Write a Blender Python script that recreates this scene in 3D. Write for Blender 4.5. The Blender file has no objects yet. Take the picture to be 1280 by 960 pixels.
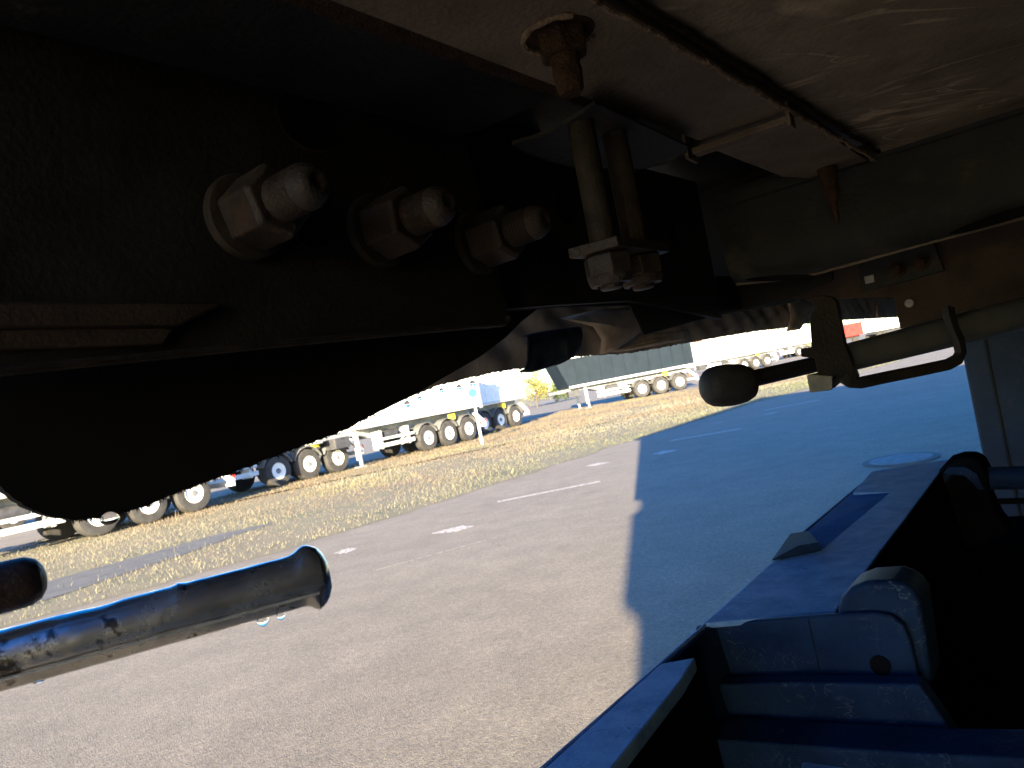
import bpy, bmesh, math, random
import numpy as np
from mathutils import Vector, Matrix
random.seed(7); RNG = np.random.default_rng(7)
R = math.radians
scene = bpy.context.scene
col = scene.collection

# ------------------------------------------------------------------ camera, sky, sun, exposure
CAM_H = 1.5
F_PX = 950.0
ROLL = R(10.7)
PITCH = math.atan(17 / F_PX)
Fw = Vector((0, math.cos(PITCH), math.sin(PITCH)))
Up0 = Vector((0, -math.sin(PITCH), math.cos(PITCH)))
Rt0 = Vector((1, 0, 0))
Rc = Rt0 * math.cos(ROLL) - Up0 * math.sin(ROLL)
Uc = Rt0 * math.sin(ROLL) + Up0 * math.cos(ROLL)
cam_d = bpy.data.cameras.new('camera')
cam_d.sensor_width = 36.0
cam_d.lens = F_PX * 36.0 / 1280.0
cam_d.clip_start = 0.02
cam_d.clip_end = 3000
cam = bpy.data.objects.new('camera', cam_d)
M = Matrix(((Rc.x, Uc.x, -Fw.x, 0), (Rc.y, Uc.y, -Fw.y, 0), (Rc.z, Uc.z, -Fw.z, CAM_H), (0, 0, 0, 1)))
cam.matrix_world = M
cam_d.dof.use_dof = True
cam_d.dof.focus_distance = 0.8
cam_d.dof.aperture_fstop = 20.0
col.objects.link(cam)
scene.camera = cam

SUN_AZ = R(10)          # direction the light travels, clockwise from +Y
SUN_EL = R(14)
world = bpy.data.worlds.new('World')
scene.world = world
world.use_nodes = True
wn = world.node_tree
bg = wn.nodes['Background']
sky = wn.nodes.new('ShaderNodeTexSky')
sky.sky_type = 'NISHITA'
sky.sun_disc = False
sky.sun_elevation = SUN_EL
sky.sun_rotation = math.pi + SUN_AZ
sky.air_density = 1.0
sky.dust_density = 0.6
sky.ozone_density = 3.0
hs = wn.nodes.new('ShaderNodeHueSaturation'); hs.inputs['Saturation'].default_value = 1.42
wn.links.new(sky.outputs[0], hs.inputs['Color']); wn.links.new(hs.outputs[0], bg.inputs[0])
hs.inputs['Hue'].default_value = 0.518
bg.inputs[1].default_value = 0.10
sl = bpy.data.lights.new('sun', 'SUN')
sl.energy = 5.0
sl.angle = R(0.5)
sl.color = (1.0, 0.83, 0.57)
so = bpy.data.objects.new('sun', sl)
hdir = Vector((math.sin(SUN_AZ), math.cos(SUN_AZ), 0))
ldir = hdir * math.cos(SUN_EL) + Vector((0, 0, -math.sin(SUN_EL)))
so.rotation_euler = ldir.to_track_quat('-Z', 'Y').to_euler()
so.location = (-5, -20, 12)
col.objects.link(so)
vs = scene.view_settings
vs.view_transform = 'Standard'
vs.look = 'None'
vs.gamma = 1.0
vs.use_curve_mapping = False
vs.exposure = 2.7
scene.cycles.max_bounces = 10
scene.cycles.diffuse_bounces = 5
scene.cycles.use_denoising = True

# ------------------------------------------------------------------ frames of reference
TH = R(38)                                    # long axis of the trailer we lie under
A = Vector((math.sin(TH), math.cos(TH), 0))
N = Vector((math.cos(TH), -math.sin(TH), 0))  # towards the camera side
Z = Vector((0, 0, 1))
ORG = Vector((0, 0, CAM_H))
def T(s, t, z): return ORG + A * s + N * t + Z * z
def ray(px, py):
    u, v = px - 640, py - 480
    return Fw * 1.0 + Rc * (u / F_PX) - Uc * (v / F_PX)
def onT(px, py, t):
    r = ray(px, py); return ORG + r * (t / r.dot(N))
def onS(px, py, s):
    r = ray(px, py); return ORG + r * (s / r.dot(A))
def onZ(px, py, z):
    r = ray(px, py); return ORG + r * (z / r.z)
def onD(px, py, d): return ORG + ray(px, py) * d
def G(px, py, z=0.0):
    p = onZ(px, py, -CAM_H + z); return Vector((p.x, p.y, z))

# ------------------------------------------------------------------ materials
def new_mat(name):
    m = bpy.data.materials.new(name); m.use_nodes = True
    nt = m.node_tree
    return m, nt, nt.nodes['Principled BSDF']
def mat(name, c1, c2=None, rough=0.6, scale=8.0, detail=6, metal=0.0, bump=0.0, bscale=None, spec=0.5,
        c3=None, s3=30.0, t3=(0.6, 0.7), rvar=0.0, stretch=None, lo=0.35, hi=0.65):
    m, nt, b = new_mat(name)
    L = nt.links.new
    b.inputs['Metallic'].default_value = metal
    b.inputs['Roughness'].default_value = rough
    b.inputs['Specular IOR Level'].default_value = spec
    geo = nt.nodes.new('ShaderNodeNewGeometry')
    src = geo.outputs['Position']
    if stretch:
        mp = nt.nodes.new('ShaderNodeMapping'); mp.inputs['Rotation'].default_value = (0, 0, stretch[3])
        mp2 = nt.nodes.new('ShaderNodeMapping'); mp2.inputs['Scale'].default_value = stretch[:3]
        L(src, mp.inputs['Vector']); L(mp.outputs[0], mp2.inputs['Vector']); src = mp2.outputs[0]
    no = nt.nodes.new('ShaderNodeTexNoise'); no.inputs['Scale'].default_value = scale
    no.inputs['Detail'].default_value = detail; no.inputs['Roughness'].default_value = 0.62
    L(src, no.inputs['Vector'])
    cr = nt.nodes.new('ShaderNodeValToRGB')
    cr.color_ramp.elements[0].position = lo; cr.color_ramp.elements[1].position = hi
    cr.color_ramp.elements[0].color = (*c1, 1); cr.color_ramp.elements[1].color = (*(c2 or c1), 1)
    L(no.outputs['Fac'], cr.inputs[0])
    out = cr.outputs[0]
    if c3:
        n3 = nt.nodes.new('ShaderNodeTexNoise'); n3.inputs['Scale'].default_value = s3; n3.inputs['Detail'].default_value = 8
        n3.inputs['Roughness'].default_value = 0.7
        L(src, n3.inputs['Vector'])
        r3 = nt.nodes.new('ShaderNodeMapRange'); r3.inputs[1].default_value = t3[0]; r3.inputs[2].default_value = t3[1]
        L(n3.outputs['Fac'], r3.inputs[0])
        mx = nt.nodes.new('ShaderNodeMix'); mx.data_type = 'RGBA'
        L(r3.outputs[0], mx.inputs[0]); L(out, mx.inputs[6]); mx.inputs[7].default_value = (*c3, 1)
        out = mx.outputs[2]
    L(out, b.inputs['Base Color'])
    if rvar:
        rr = nt.nodes.new('ShaderNodeMapRange'); rr.inputs[3].default_value = rough - rvar; rr.inputs[4].default_value = rough + rvar
        L(no.outputs['Fac'], rr.inputs[0]); L(rr.outputs[0], b.inputs['Roughness'])
    if bump:
        nb = nt.nodes.new('ShaderNodeTexNoise'); nb.inputs['Scale'].default_value = bscale or scale * 4
        nb.inputs['Detail'].default_value = 6
        L(src, nb.inputs['Vector'])
        bp = nt.nodes.new('ShaderNodeBump'); bp.inputs['Strength'].default_value = min(1, bump); bp.inputs['Distance'].default_value = 0.003
        L(nb.outputs['Fac'], bp.inputs['Height']); L(bp.outputs[0], b.inputs['Normal'])
    return m

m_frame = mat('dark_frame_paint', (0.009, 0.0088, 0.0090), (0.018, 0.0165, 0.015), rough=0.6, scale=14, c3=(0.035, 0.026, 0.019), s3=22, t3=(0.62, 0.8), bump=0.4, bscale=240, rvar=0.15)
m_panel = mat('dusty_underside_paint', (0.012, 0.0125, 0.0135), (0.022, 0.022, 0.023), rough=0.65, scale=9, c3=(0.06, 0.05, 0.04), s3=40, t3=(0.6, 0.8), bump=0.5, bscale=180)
m_flange = mat('dirty_flange_paint', (0.070, 0.056, 0.043), (0.108, 0.086, 0.067), rough=0.7, scale=11, c3=(0.05, 0.035, 0.026), s3=34, t3=(0.58, 0.75), bump=0.6, bscale=200)
m_steel = mat('dusty_bolt_steel', (0.016, 0.0125, 0.0105), (0.031, 0.024, 0.0205), spec=0.15, rough=0.55, scale=45, c3=(0.05, 0.024, 0.015), s3=55, t3=(0.55, 0.72), bump=0.35, bscale=400, metal=0.15)
m_rod = mat('dirty_rod_steel', (0.013, 0.011, 0.0095), (0.025, 0.020, 0.017), rough=0.6, scale=40, c3=(0.045, 0.028, 0.018), s3=30, t3=(0.6, 0.75), bump=0.4, bscale=300)
m_rust = mat('rusted_steel', (0.018, 0.010, 0.0065), (0.042, 0.024, 0.015), rough=0.85, scale=90, c3=(0.03, 0.018, 0.012), s3=60, t3=(0.55, 0.7), bump=1.0, bscale=500)
m_weld = mat('weld_bead_grime', (0.10, 0.074, 0.052), (0.18, 0.13, 0.09), rough=0.8, scale=120, c3=(0.05, 0.03, 0.02), s3=90, t3=(0.5, 0.65), bump=1.0, bscale=500)
m_seam = mat('seam_dirt_and_shade', (0.012, 0.008, 0.006), (0.03, 0.018, 0.012), rough=0.9, scale=90, bump=1, bscale=400)  # dark seam dirt; also painted shade beside the flange and in the bolt hole
m_black = mat('black_paint', (0.008, 0.008, 0.009), (0.014, 0.014, 0.016), rough=0.6, scale=20)
m_rubber = mat('black_rubber', (0.012, 0.012, 0.013), (0.025, 0.024, 0.024), rough=0.55, scale=30, c3=(0.09, 0.075, 0.06), s3=120, t3=(0.68, 0.74), bump=0.3, bscale=300)
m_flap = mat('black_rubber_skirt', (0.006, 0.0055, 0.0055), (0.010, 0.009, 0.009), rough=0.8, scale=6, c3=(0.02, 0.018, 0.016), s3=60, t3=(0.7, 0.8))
m_tube = mat('grey_crank_paint', (0.075, 0.073, 0.071), (0.11, 0.107, 0.104), rough=0.3, scale=25, c3=(0.06, 0.05, 0.04), s3=70, t3=(0.66, 0.72), bump=0.15, bscale=300, metal=0.35)
m_strap = mat('flat_strap_steel', (0.012, 0.0105, 0.0095), (0.026, 0.021, 0.018), spec=0.25, rough=0.5, scale=30, c3=(0.07, 0.045, 0.03), s3=80, t3=(0.66, 0.75), bump=0.3, bscale=300, metal=0.3)
m_tab = mat('zinc_tab', (0.14, 0.14, 0.13), (0.22, 0.22, 0.20), rough=0.55, scale=60, metal=0.2, bump=0.3, bscale=300)
m_hang = mat('brown_hanger_paint', (0.02, 0.0145, 0.011), (0.038, 0.028, 0.021), rough=0.7, scale=18, c3=(0.03, 0.022, 0.017), s3=160, t3=(0.55, 0.65), bump=0.4, bscale=300)
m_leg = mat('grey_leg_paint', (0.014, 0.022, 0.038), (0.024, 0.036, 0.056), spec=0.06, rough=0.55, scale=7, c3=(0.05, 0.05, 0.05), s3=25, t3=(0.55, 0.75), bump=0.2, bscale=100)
m_galv = mat('galvanised_tube', (0.20, 0.20, 0.205), (0.36, 0.36, 0.36), rough=0.26, scale=30, c3=(0.05, 0.045, 0.04), s3=60, t3=(0.56, 0.62), metal=0.85, bump=0.08, bscale=120, rvar=0.12)
m_plastic = mat('skylit_moulded_plastic', (0.065, 0.135, 0.235), (0.145, 0.235, 0.36), spec=0.05, rough=0.75, scale=26, c3=(0.11, 0.20, 0.33), s3=60, t3=(0.56, 0.72), bump=0.25, bscale=900, rvar=0.12)  # blue of the skylight put into the colour of the upper faces
m_plastic_d = mat('scuffed_shaded_plastic', (0.004, 0.011, 0.028), (0.008, 0.020, 0.048), spec=0.35, rough=0.6, scale=16, c3=(0.05, 0.055, 0.06), s3=48, t3=(0.66, 0.74), bump=0.12, bscale=900)  # darker copy of the plastic, blue shade tint put into the colour
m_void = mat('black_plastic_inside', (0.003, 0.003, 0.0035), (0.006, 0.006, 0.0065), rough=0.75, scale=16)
m_tyre = mat('dusty_tyre', (0.026, 0.025, 0.025), (0.05, 0.048, 0.045), rough=0.85, scale=5, bump=0.3)
m_rim = mat('white_rim', (0.76, 0.76, 0.74), (0.84, 0.84, 0.82), rough=0.45, scale=6)
m_hub = mat('grey_hub', (0.12, 0.12, 0.12), (0.2, 0.2, 0.2), rough=0.5, scale=20)
m_white = mat('white_vehicle_paint', (0.74, 0.74, 0.72), (0.82, 0.82, 0.80), rough=0.4, scale=2.5)
m_navy = mat('dark_slate_vehicle_paint', (0.007, 0.013, 0.020), (0.010, 0.018, 0.027), spec=0.2, rough=0.6, scale=2)
m_chas = mat('vehicle_chassis_grey', (0.20, 0.21, 0.21), (0.32, 0.33, 0.33), rough=0.5, scale=4)
m_chasw = mat('vehicle_chassis_white', (0.5, 0.51, 0.5), (0.66, 0.66, 0.65), rough=0.5, scale=4)
m_dark = mat('vehicle_underside_dark', (0.03, 0.032, 0.035), (0.06, 0.06, 0.065), rough=0.6, scale=6)
m_mud = mat('plastic_mudguard', (0.10, 0.10, 0.10), (0.16, 0.16, 0.16), rough=0.5, scale=8)
m_red = mat('red_container_paint', (0.55, 0.03, 0.025), (0.65, 0.045, 0.035), rough=0.5, scale=3)
m_orange = mat('orange_tile', (0.42, 0.14, 0.05), (0.55, 0.2, 0.08), rough=0.8, scale=5)
m_yellow = mat('yellow_tank', (0.75, 0.62, 0.03), (0.8, 0.68, 0.05), rough=0.5, scale=5)
m_blue = mat('blue_sign_paint', (0.03, 0.14, 0.5), (0.04, 0.18, 0.6), rough=0.4, scale=5)
m_post = mat('pale_post', (0.5, 0.52, 0.52), (0.62, 0.64, 0.64), rough=0.5, scale=6)
m_lens = mat('red_lamp_lens', (0.4, 0.02, 0.02), (0.5, 0.03, 0.03), rough=0.3, scale=5)
m_tarpd = mat('dark_tarp', (0.05, 0.055, 0.06), (0.08, 0.085, 0.09), rough=0.7, scale=4)
m_bark = mat('bark', (0.06, 0.045, 0.03), (0.11, 0.085, 0.06), rough=0.9, scale=20, bump=0.6)
m_leaf = mat('autumn_leaves', (0.10, 0.12, 0.02), (0.26, 0.22, 0.03), rough=0.7, scale=1.6)
m_leaf2 = mat('green_leaves', (0.04, 0.07, 0.015), (0.09, 0.12, 0.03), rough=0.7, scale=1.6)
m_cover = mat('black_rubber_cover', (0.014, 0.015, 0.02), (0.03, 0.031, 0.038), rough=0.5, scale=25, c3=(0.10, 0.085, 0.07), s3=60, t3=(0.62, 0.8), bump=0.3, bscale=200)
m_dkgrey = mat('rough_dark_grey', (0.055, 0.057, 0.055), (0.10, 0.10, 0.092), rough=0.9, scale=3, bump=1, bscale=60, c3=(0.12, 0.11, 0.07), s3=5, t3=(0.55, 0.7))

m_galv.node_tree.nodes['Principled BSDF'].inputs['Coat Weight'].default_value = 0.4
m_galv.node_tree.nodes['Principled BSDF'].inputs['Coat Roughness'].default_value = 0.12
# asphalt: aggregate speckle
def asphalt():
    m, nt, b = new_mat('asphalt'); L = nt.links.new
    geo = nt.nodes.new('ShaderNodeNewGeometry')
    n1 = nt.nodes.new('ShaderNodeTexNoise'); n1.inputs['Scale'].default_value = 0.5; n1.inputs['Detail'].default_value = 7
    n2 = nt.nodes.new('ShaderNodeTexVoronoi'); n2.inputs['Scale'].default_value = 105
    n3 = nt.nodes.new('ShaderNodeTexNoise'); n3.inputs['Scale'].default_value = 190; n3.inputs['Detail'].default_value = 3
    n4 = nt.nodes.new('ShaderNodeTexNoise'); n4.inputs['Scale'].default_value = 26; n4.inputs['Detail'].default_value = 5
    for n in (n1, n2, n3, n4): L(geo.outputs['Position'], n.inputs['Vector'])
    c1 = nt.nodes.new('ShaderNodeValToRGB'); c1.color_ramp.elements[0].position = 0.3; c1.color_ramp.elements[1].position = 0.7
    c1.color_ramp.elements[0].color = (0.168, 0.141, 0.100, 1); c1.color_ramp.elements[1].color = (0.200, 0.170, 0.122, 1)
    L(n1.outputs['Fac'], c1.inputs[0])
    def mul(out, fac_out, a, b_, lo, hi):
        r = nt.nodes.new('ShaderNodeMapRange'); r.inputs[1].default_value = a; r.inputs[2].default_value = b_
        r.inputs[3].default_value = lo; r.inputs[4].default_value = hi
        L(fac_out, r.inputs[0])
        mx = nt.nodes.new('ShaderNodeVectorMath'); mx.operation = 'SCALE'
        L(out, mx.inputs[0]); L(r.outputs[0], mx.inputs['Scale'])
        return mx.outputs[0]
    sep = nt.nodes.new('ShaderNodeSeparateColor'); L(n2.outputs['Color'], sep.inputs[0])
    o = mul(c1.outputs[0], sep.outputs[0], 0, 1, 0.74, 1.26)
    o = mul(o, n3.outputs['Fac'], 0.3, 0.7, 0.76, 1.24)
    o = mul(o, n4.outputs['Fac'], 0.3, 0.7, 0.84, 1.16)
    n5 = nt.nodes.new('ShaderNodeTexNoise'); n5.inputs['Scale'].default_value = 2.6; n5.inputs['Detail'].default_value = 6; n5.inputs['Roughness'].default_value = 0.6
    L(geo.outputs['Position'], n5.inputs['Vector']); o = mul(o, n5.outputs['Fac'], 0.3, 0.7, 0.86, 1.12)
    n6 = nt.nodes.new('ShaderNodeTexVoronoi'); n6.inputs['Scale'].default_value = 16; L(geo.outputs['Position'], n6.inputs['Vector'])
    o = mul(o, n6.outputs['Distance'], 0.05, 0.11, 0.55, 1.0)
    n7 = nt.nodes.new('ShaderNodeTexNoise'); n7.inputs['Scale'].default_value = 1.1; n7.inputs['Detail'].default_value = 4; n7.inputs['Distortion'].default_value = 0.6
    L(geo.outputs['Position'], n7.inputs['Vector']); o = mul(o, n7.outputs['Fac'], 0.66, 0.74, 1.0, 0.72)
    L(o, b.inputs['Base Color'])
    b.inputs['Roughness'].default_value = 0.85
    bp = nt.nodes.new('ShaderNodeBump'); bp.inputs['Strength'].default_value = 0.6; bp.inputs['Distance'].default_value = 0.004
    ad = nt.nodes.new('ShaderNodeMath'); ad.operation = 'ADD'
    L(n2.outputs['Distance'], ad.inputs[0]); L(n3.outputs['Fac'], ad.inputs[1])
    L(ad.outputs[0], bp.inputs['Height']); L(bp.outputs[0], b.inputs['Normal'])
    return m
m_asph = asphalt()
m_lane = mat('far_lane_asphalt', (0.10, 0.093, 0.087), (0.135, 0.125, 0.115), rough=0.85, scale=1.2, bump=0.5, bscale=90)

def paint():
    m, nt, b = new_mat('worn_road_paint'); L = nt.links.new
    geo = nt.nodes.new('ShaderNodeNewGeometry')
    n = nt.nodes.new('ShaderNodeTexNoise'); n.inputs['Scale'].default_value = 22; n.inputs['Detail'].default_value = 8
    L(geo.outputs['Position'], n.inputs['Vector'])
    c = nt.nodes.new('ShaderNodeValToRGB'); c.color_ramp.elements[0].position = 0.40; c.color_ramp.elements[1].position = 0.52
    c.color_ramp.elements[0].color = (0.18, 0.16, 0.13, 1); c.color_ramp.elements[1].color = (0.46, 0.41, 0.33, 1)
    L(n.outputs['Fac'], c.inputs[0]); L(c.outputs[0], b.inputs['Base Color']); b.inputs['Roughness'].default_value = 0.7
    return m
m_paint = paint()

def add_scratches(m, layers, strength=0.85, stretch=(0.45, 1.3, 1), rot=-0.5, gate=(0.45, 0.6), gs=6.0, zrot=0.0):
    nt = m.node_tree; L = nt.links.new; b = nt.nodes['Principled BSDF']
    geo = nt.nodes.new('ShaderNodeNewGeometry')
    prev = b.inputs['Base Color'].links[0].from_socket
    for sc_, w, colr, seed in layers:
        add = nt.nodes.new('ShaderNodeVectorMath'); add.operation = 'ADD'; add.inputs[1].default_value = (seed, seed * 2, seed * 0.7)
        L(geo.outputs['Position'], add.inputs[0])
        mp = nt.nodes.new('ShaderNodeMapping'); mp.inputs['Rotation'].default_value = (zrot, 0, rot)
        mp.inputs['Scale'].default_value = stretch
        L(add.outputs[0], mp.inputs['Vector'])
        n = nt.nodes.new('ShaderNodeTexNoise'); n.inputs['Scale'].default_value = sc_; n.inputs['Detail'].default_value = 3
        n.inputs['Distortion'].default_value = 1.2
        L(mp.outputs[0], n.inputs['Vector'])
        s = nt.nodes.new('ShaderNodeMath'); s.operation = 'SUBTRACT'; s.inputs[1].default_value = 0.5; L(n.outputs['Fac'], s.inputs[0])
        ab = nt.nodes.new('ShaderNodeMath'); ab.operation = 'ABSOLUTE'; L(s.outputs[0], ab.inputs[0])
        r = nt.nodes.new('ShaderNodeMapRange'); r.inputs[1].default_value = 0; r.inputs[2].default_value = w
        r.inputs[3].default_value = strength; r.inputs[4].default_value = 0
        L(ab.outputs[0], r.inputs[0])
        n2 = nt.nodes.new('ShaderNodeTexNoise'); n2.inputs['Scale'].default_value = gs; L(add.outputs[0], n2.inputs['Vector'])
        r2 = nt.nodes.new('ShaderNodeMapRange'); r2.inputs[1].default_value = gate[0]; r2.inputs[2].default_value = gate[1]; L(n2.outputs['Fac'], r2.inputs[0])
        mu = nt.nodes.new('ShaderNodeMath'); mu.operation = 'MULTIPLY'; L(r.outputs[0], mu.inputs[0]); L(r2.outputs[0], mu.inputs[1])
        mx = nt.nodes.new('ShaderNodeMix'); mx.data_type = 'RGBA'
        L(mu.outputs[0], mx.inputs[0]); L(prev, mx.inputs[6]); mx.inputs[7].default_value = (*colr, 1)
        prev = mx.outputs[2]
    L(prev, b.inputs['Base Color'])
m_ceil = mat('scratched_floor_underside', (0.092, 0.075, 0.055), (0.150, 0.123, 0.092), rough=0.7, scale=7, c3=(0.065, 0.048, 0.036), s3=22, t3=(0.52, 0.75), bump=0.5, bscale=160)
add_scratches(m_ceil, ((5.0, 0.017, (0.32, 0.26, 0.185), 0.0), (9.0, 0.018, (0.28, 0.225, 0.16), 3.1)))
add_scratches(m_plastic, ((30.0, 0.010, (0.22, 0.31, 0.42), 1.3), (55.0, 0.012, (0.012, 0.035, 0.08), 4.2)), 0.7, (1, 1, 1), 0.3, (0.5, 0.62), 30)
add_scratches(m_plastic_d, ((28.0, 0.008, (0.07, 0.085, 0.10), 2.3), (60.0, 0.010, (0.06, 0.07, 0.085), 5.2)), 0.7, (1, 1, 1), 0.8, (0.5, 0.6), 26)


for _m in (m_frame, m_panel, m_flange, m_rod, m_rust, m_weld, m_seam, m_black, m_flap, m_hang, m_void, m_cover, m_ceil, m_rubber, m_plastic_d):
    _m.node_tree.nodes['Principled BSDF'].inputs['Specular IOR Level'].default_value = 0.06
m_void.node_tree.nodes['Principled BSDF'].inputs['Specular IOR Level'].default_value = 0.0
def fabric_mat():
    m = mat('dirty_beige_tarp', (0.24, 0.185, 0.135), (0.42, 0.33, 0.25), rough=0.9, scale=14, c3=(0.12, 0.085, 0.06), s3=26)
    return m
m_fab = fabric_mat()

m_glass, _nt, _b = new_mat('water')
_b.inputs['Transmission Weight'].default_value = 1.0; _b.inputs['IOR'].default_value = 1.33; _b.inputs['Roughness'].default_value = 0.0

# ------------------------------------------------------------------ mesh builder
class MB:
    def __init__(s): s.v = []; s.f = []
    def add(s, vs_, fs):
        o = len(s.v); s.v += [Vector(p) for p in vs_]; s.f += [tuple(i + o for i in f) for f in fs]; return s
    def box(s, c, ax, ay, az):     # centre and three half vectors
        c, ax, ay, az = Vector(c), Vector(ax), Vector(ay), Vector(az)
        p = [c + ax * i + ay * j + az * k for k in (-1, 1) for j in (-1, 1) for i in (-1, 1)]
        return s.add(p, [(0, 2, 3, 1), (4, 5, 7, 6), (0, 1, 5, 4), (1, 3, 7, 5), (3, 2, 6, 7), (2, 0, 4, 6)])
    def bb(s, x0, x1, y0, y1, z0, z1):
        return s.box(((x0 + x1) / 2, (y0 + y1) / 2, (z0 + z1) / 2), ((x1 - x0) / 2, 0, 0), (0, (y1 - y0) / 2, 0), (0, 0, (z1 - z0) / 2))
    def prism(s, poly, ext):
        n = len(poly); ext = Vector(ext)
        p = [Vector(q) for q in poly] + [Vector(q) + ext for q in poly]
        return s.add(p, [tuple(range(n))[::-1], tuple(range(n, 2 * n))] + [(i, (i + 1) % n, n + (i + 1) % n, n + i) for i in range(n)])
    def tube(s, pts, rad, seg=16, flat=None, cap=True):
        # sweep a circle (or flat=(w,h,side) rectangle/ellipse) along points
        pts = [Vector(p) for p in pts]; n = len(pts)
        if not hasattr(rad, '__len__'): rad = [rad] * n
        rings = []
        side = None
        for i, p in enumerate(pts):
            d = (pts[min(i + 1, n - 1)] - pts[max(i - 1, 0)]).normalized()
            if side is None:
                ref = Vector(flat[2]) if flat else (Z if abs(d.z) < 0.9 else Vector((1, 0, 0)))
                side = (ref - d * ref.dot(d)).normalized()
            else:
                side = (side - d * side.dot(d)).normalized()
            b_ = d.cross(side)
            ring = []
            if flat:
                w, h = flat[0], flat[1]
                for (cx, cy) in ((-1, -1), (1, -1), (1, 1), (-1, 1)):
                    ring.append(p + side * cx * w * rad[i] + b_ * cy * h * rad[i])
            else:
                for k in range(seg):
                    an = 2 * math.pi * k / seg
                    ring.append(p + (side * math.cos(an) + b_ * math.sin(an)) * rad[i])
            rings.append(ring)
        m_ = len(rings[0]); vv = [q for r_ in rings for q in r_]
        ff = [(i * m_ + k, i * m_ + (k + 1) % m_, (i + 1) * m_ + (k + 1) % m_, (i + 1) * m_ + k) for i in range(n - 1) for k in range(m_)]
        if cap: ff += [tuple(range(m_))[::-1], tuple((n - 1) * m_ + k for k in range(m_))]
        return s.add(vv, ff)
    def lathe(s, o, ax, prof, seg=24, phase=0.0, ref=None):
        # prof: list of (distance along ax, radius)
        o, ax = Vector(o), Vector(ax).normalized()
        ref = Vector(ref) if ref else (Z if abs(ax.z) < 0.9 else Vector((1, 0, 0)))
        a1 = (ref - ax * ref.dot(ax)).normalized(); b1 = ax.cross(a1)
        vv = []
        for (h, r_) in prof:
            for k in range(seg):
                an = 2 * math.pi * k / seg + phase
                vv.append(o + ax * h + (a1 * math.cos(an) + b1 * math.sin(an)) * max(r_, 1e-5))
        m_ = seg; n = len(prof)
        ff = [(i * m_ + k, i * m_ + (k + 1) % m_, (i + 1) * m_ + (k + 1) % m_, (i + 1) * m_ + k) for i in range(n - 1) for k in range(m_)]
        ff += [tuple(range(m_))[::-1], tuple((n - 1) * m_ + k for k in range(m_))]
        return s.add(vv, ff)
    def build(s, name, m_, parent=None, smooth=False, bevel=0.0, seg=2, ang=35, fix=True):
        off = parent_world(parent)
        me = bpy.data.meshes.new(name)
        me.from_pydata([tuple(p - off) for p in s.v], [], s.f)
        if fix:
            bm = bmesh.new(); bm.from_mesh(me); bmesh.ops.recalc_face_normals(bm, faces=bm.faces); bm.to_mesh(me); bm.free()
        me.materials.append(m_)
        o = bpy.data.objects.new(name, me); col.objects.link(o)
        if parent: o.parent = parent
        if bevel:
            b = o.modifiers.new('bevel', 'BEVEL'); b.width = bevel; b.segments = seg; b.limit_method = 'ANGLE'; b.angle_limit = R(40)
            b.harden_normals = True
        if smooth or bevel:
            me.shade_smooth()
            me.set_sharp_from_angle(angle=R(ang))
        return o
def parent_world(p):
    off = Vector((0, 0, 0))
    while p is not None:
        off += p.location; p = p.parent
    return off
def tag(o, label=None, cat=None, group=None, kind=None):
    if label: o['label'] = label
    if cat: o['category'] = cat
    if group: o['group'] = group
    if kind: o['kind'] = kind
    return o
def empty(name, loc, rz=0, parent=None):
    e = bpy.data.objects.new(name, None); e.location = loc; e.rotation_euler = (0, 0, rz); e.empty_display_size = 0.2
    col.objects.link(e)
    if parent: e.parent = parent
    return e
def copy_tree(o, parent=None):
    c = o.copy(); col.objects.link(c); c.parent = parent
    for ch in list(o.children): copy_tree(ch, c)
    return c
def wob(x, k=0.0): return math.sin(x * 37.1 + k) * 0.5 + math.sin(x * 83.7 + k * 2.3) * 0.3 + math.sin(x * 151.3 + k * 1.7) * 0.2

# ------------------------------------------------------------------ ground
g = MB(); g.add([(-1500, -1500, 0), (1500, -1500, 0), (1500, 1500, 0), (-1500, 1500, 0)], [(0, 1, 2, 3)])
tag(g.build('ground', m_asph), kind='structure')
near_edge = [G(-120, 835), G(0, 785), G(120, 752), G(300, 703), G(430, 665), G(620, 605), G(800, 548), G(930, 508), G(1010, 485)]
d_ = (near_edge[-1] - near_edge[-3]).normalized()
near_edge.append(near_edge[-1] + d_ * 12); near_edge.append(near_edge[-1] + d_ * 60)
far_edge = [G(-120, 712), G(0, 692), G(60, 671), G(130, 664)]
p3 = G(563, 556)
RA = Vector((math.sin(R(36)), math.cos(R(36)), 0)); RN = Vector((math.cos(R(36)), -math.sin(R(36)), 0))
far_edge += [G(245, 641) - RN * 3.2 - RA * 3, G(424, 590) - RN * 3.2, p3 - RN * 1.0 + RA * 2.5, G(700, 514), G(790, 499), G(870, 486), G(1000, 462)]
far_edge.append(far_edge[-1] + Vector((30, 22, 0)))
poly = [Vector((p.x, p.y, 0.004)) for p in near_edge] + [Vector((p.x, p.y, 0.004)) for p in far_edge[::-1]]
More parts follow.
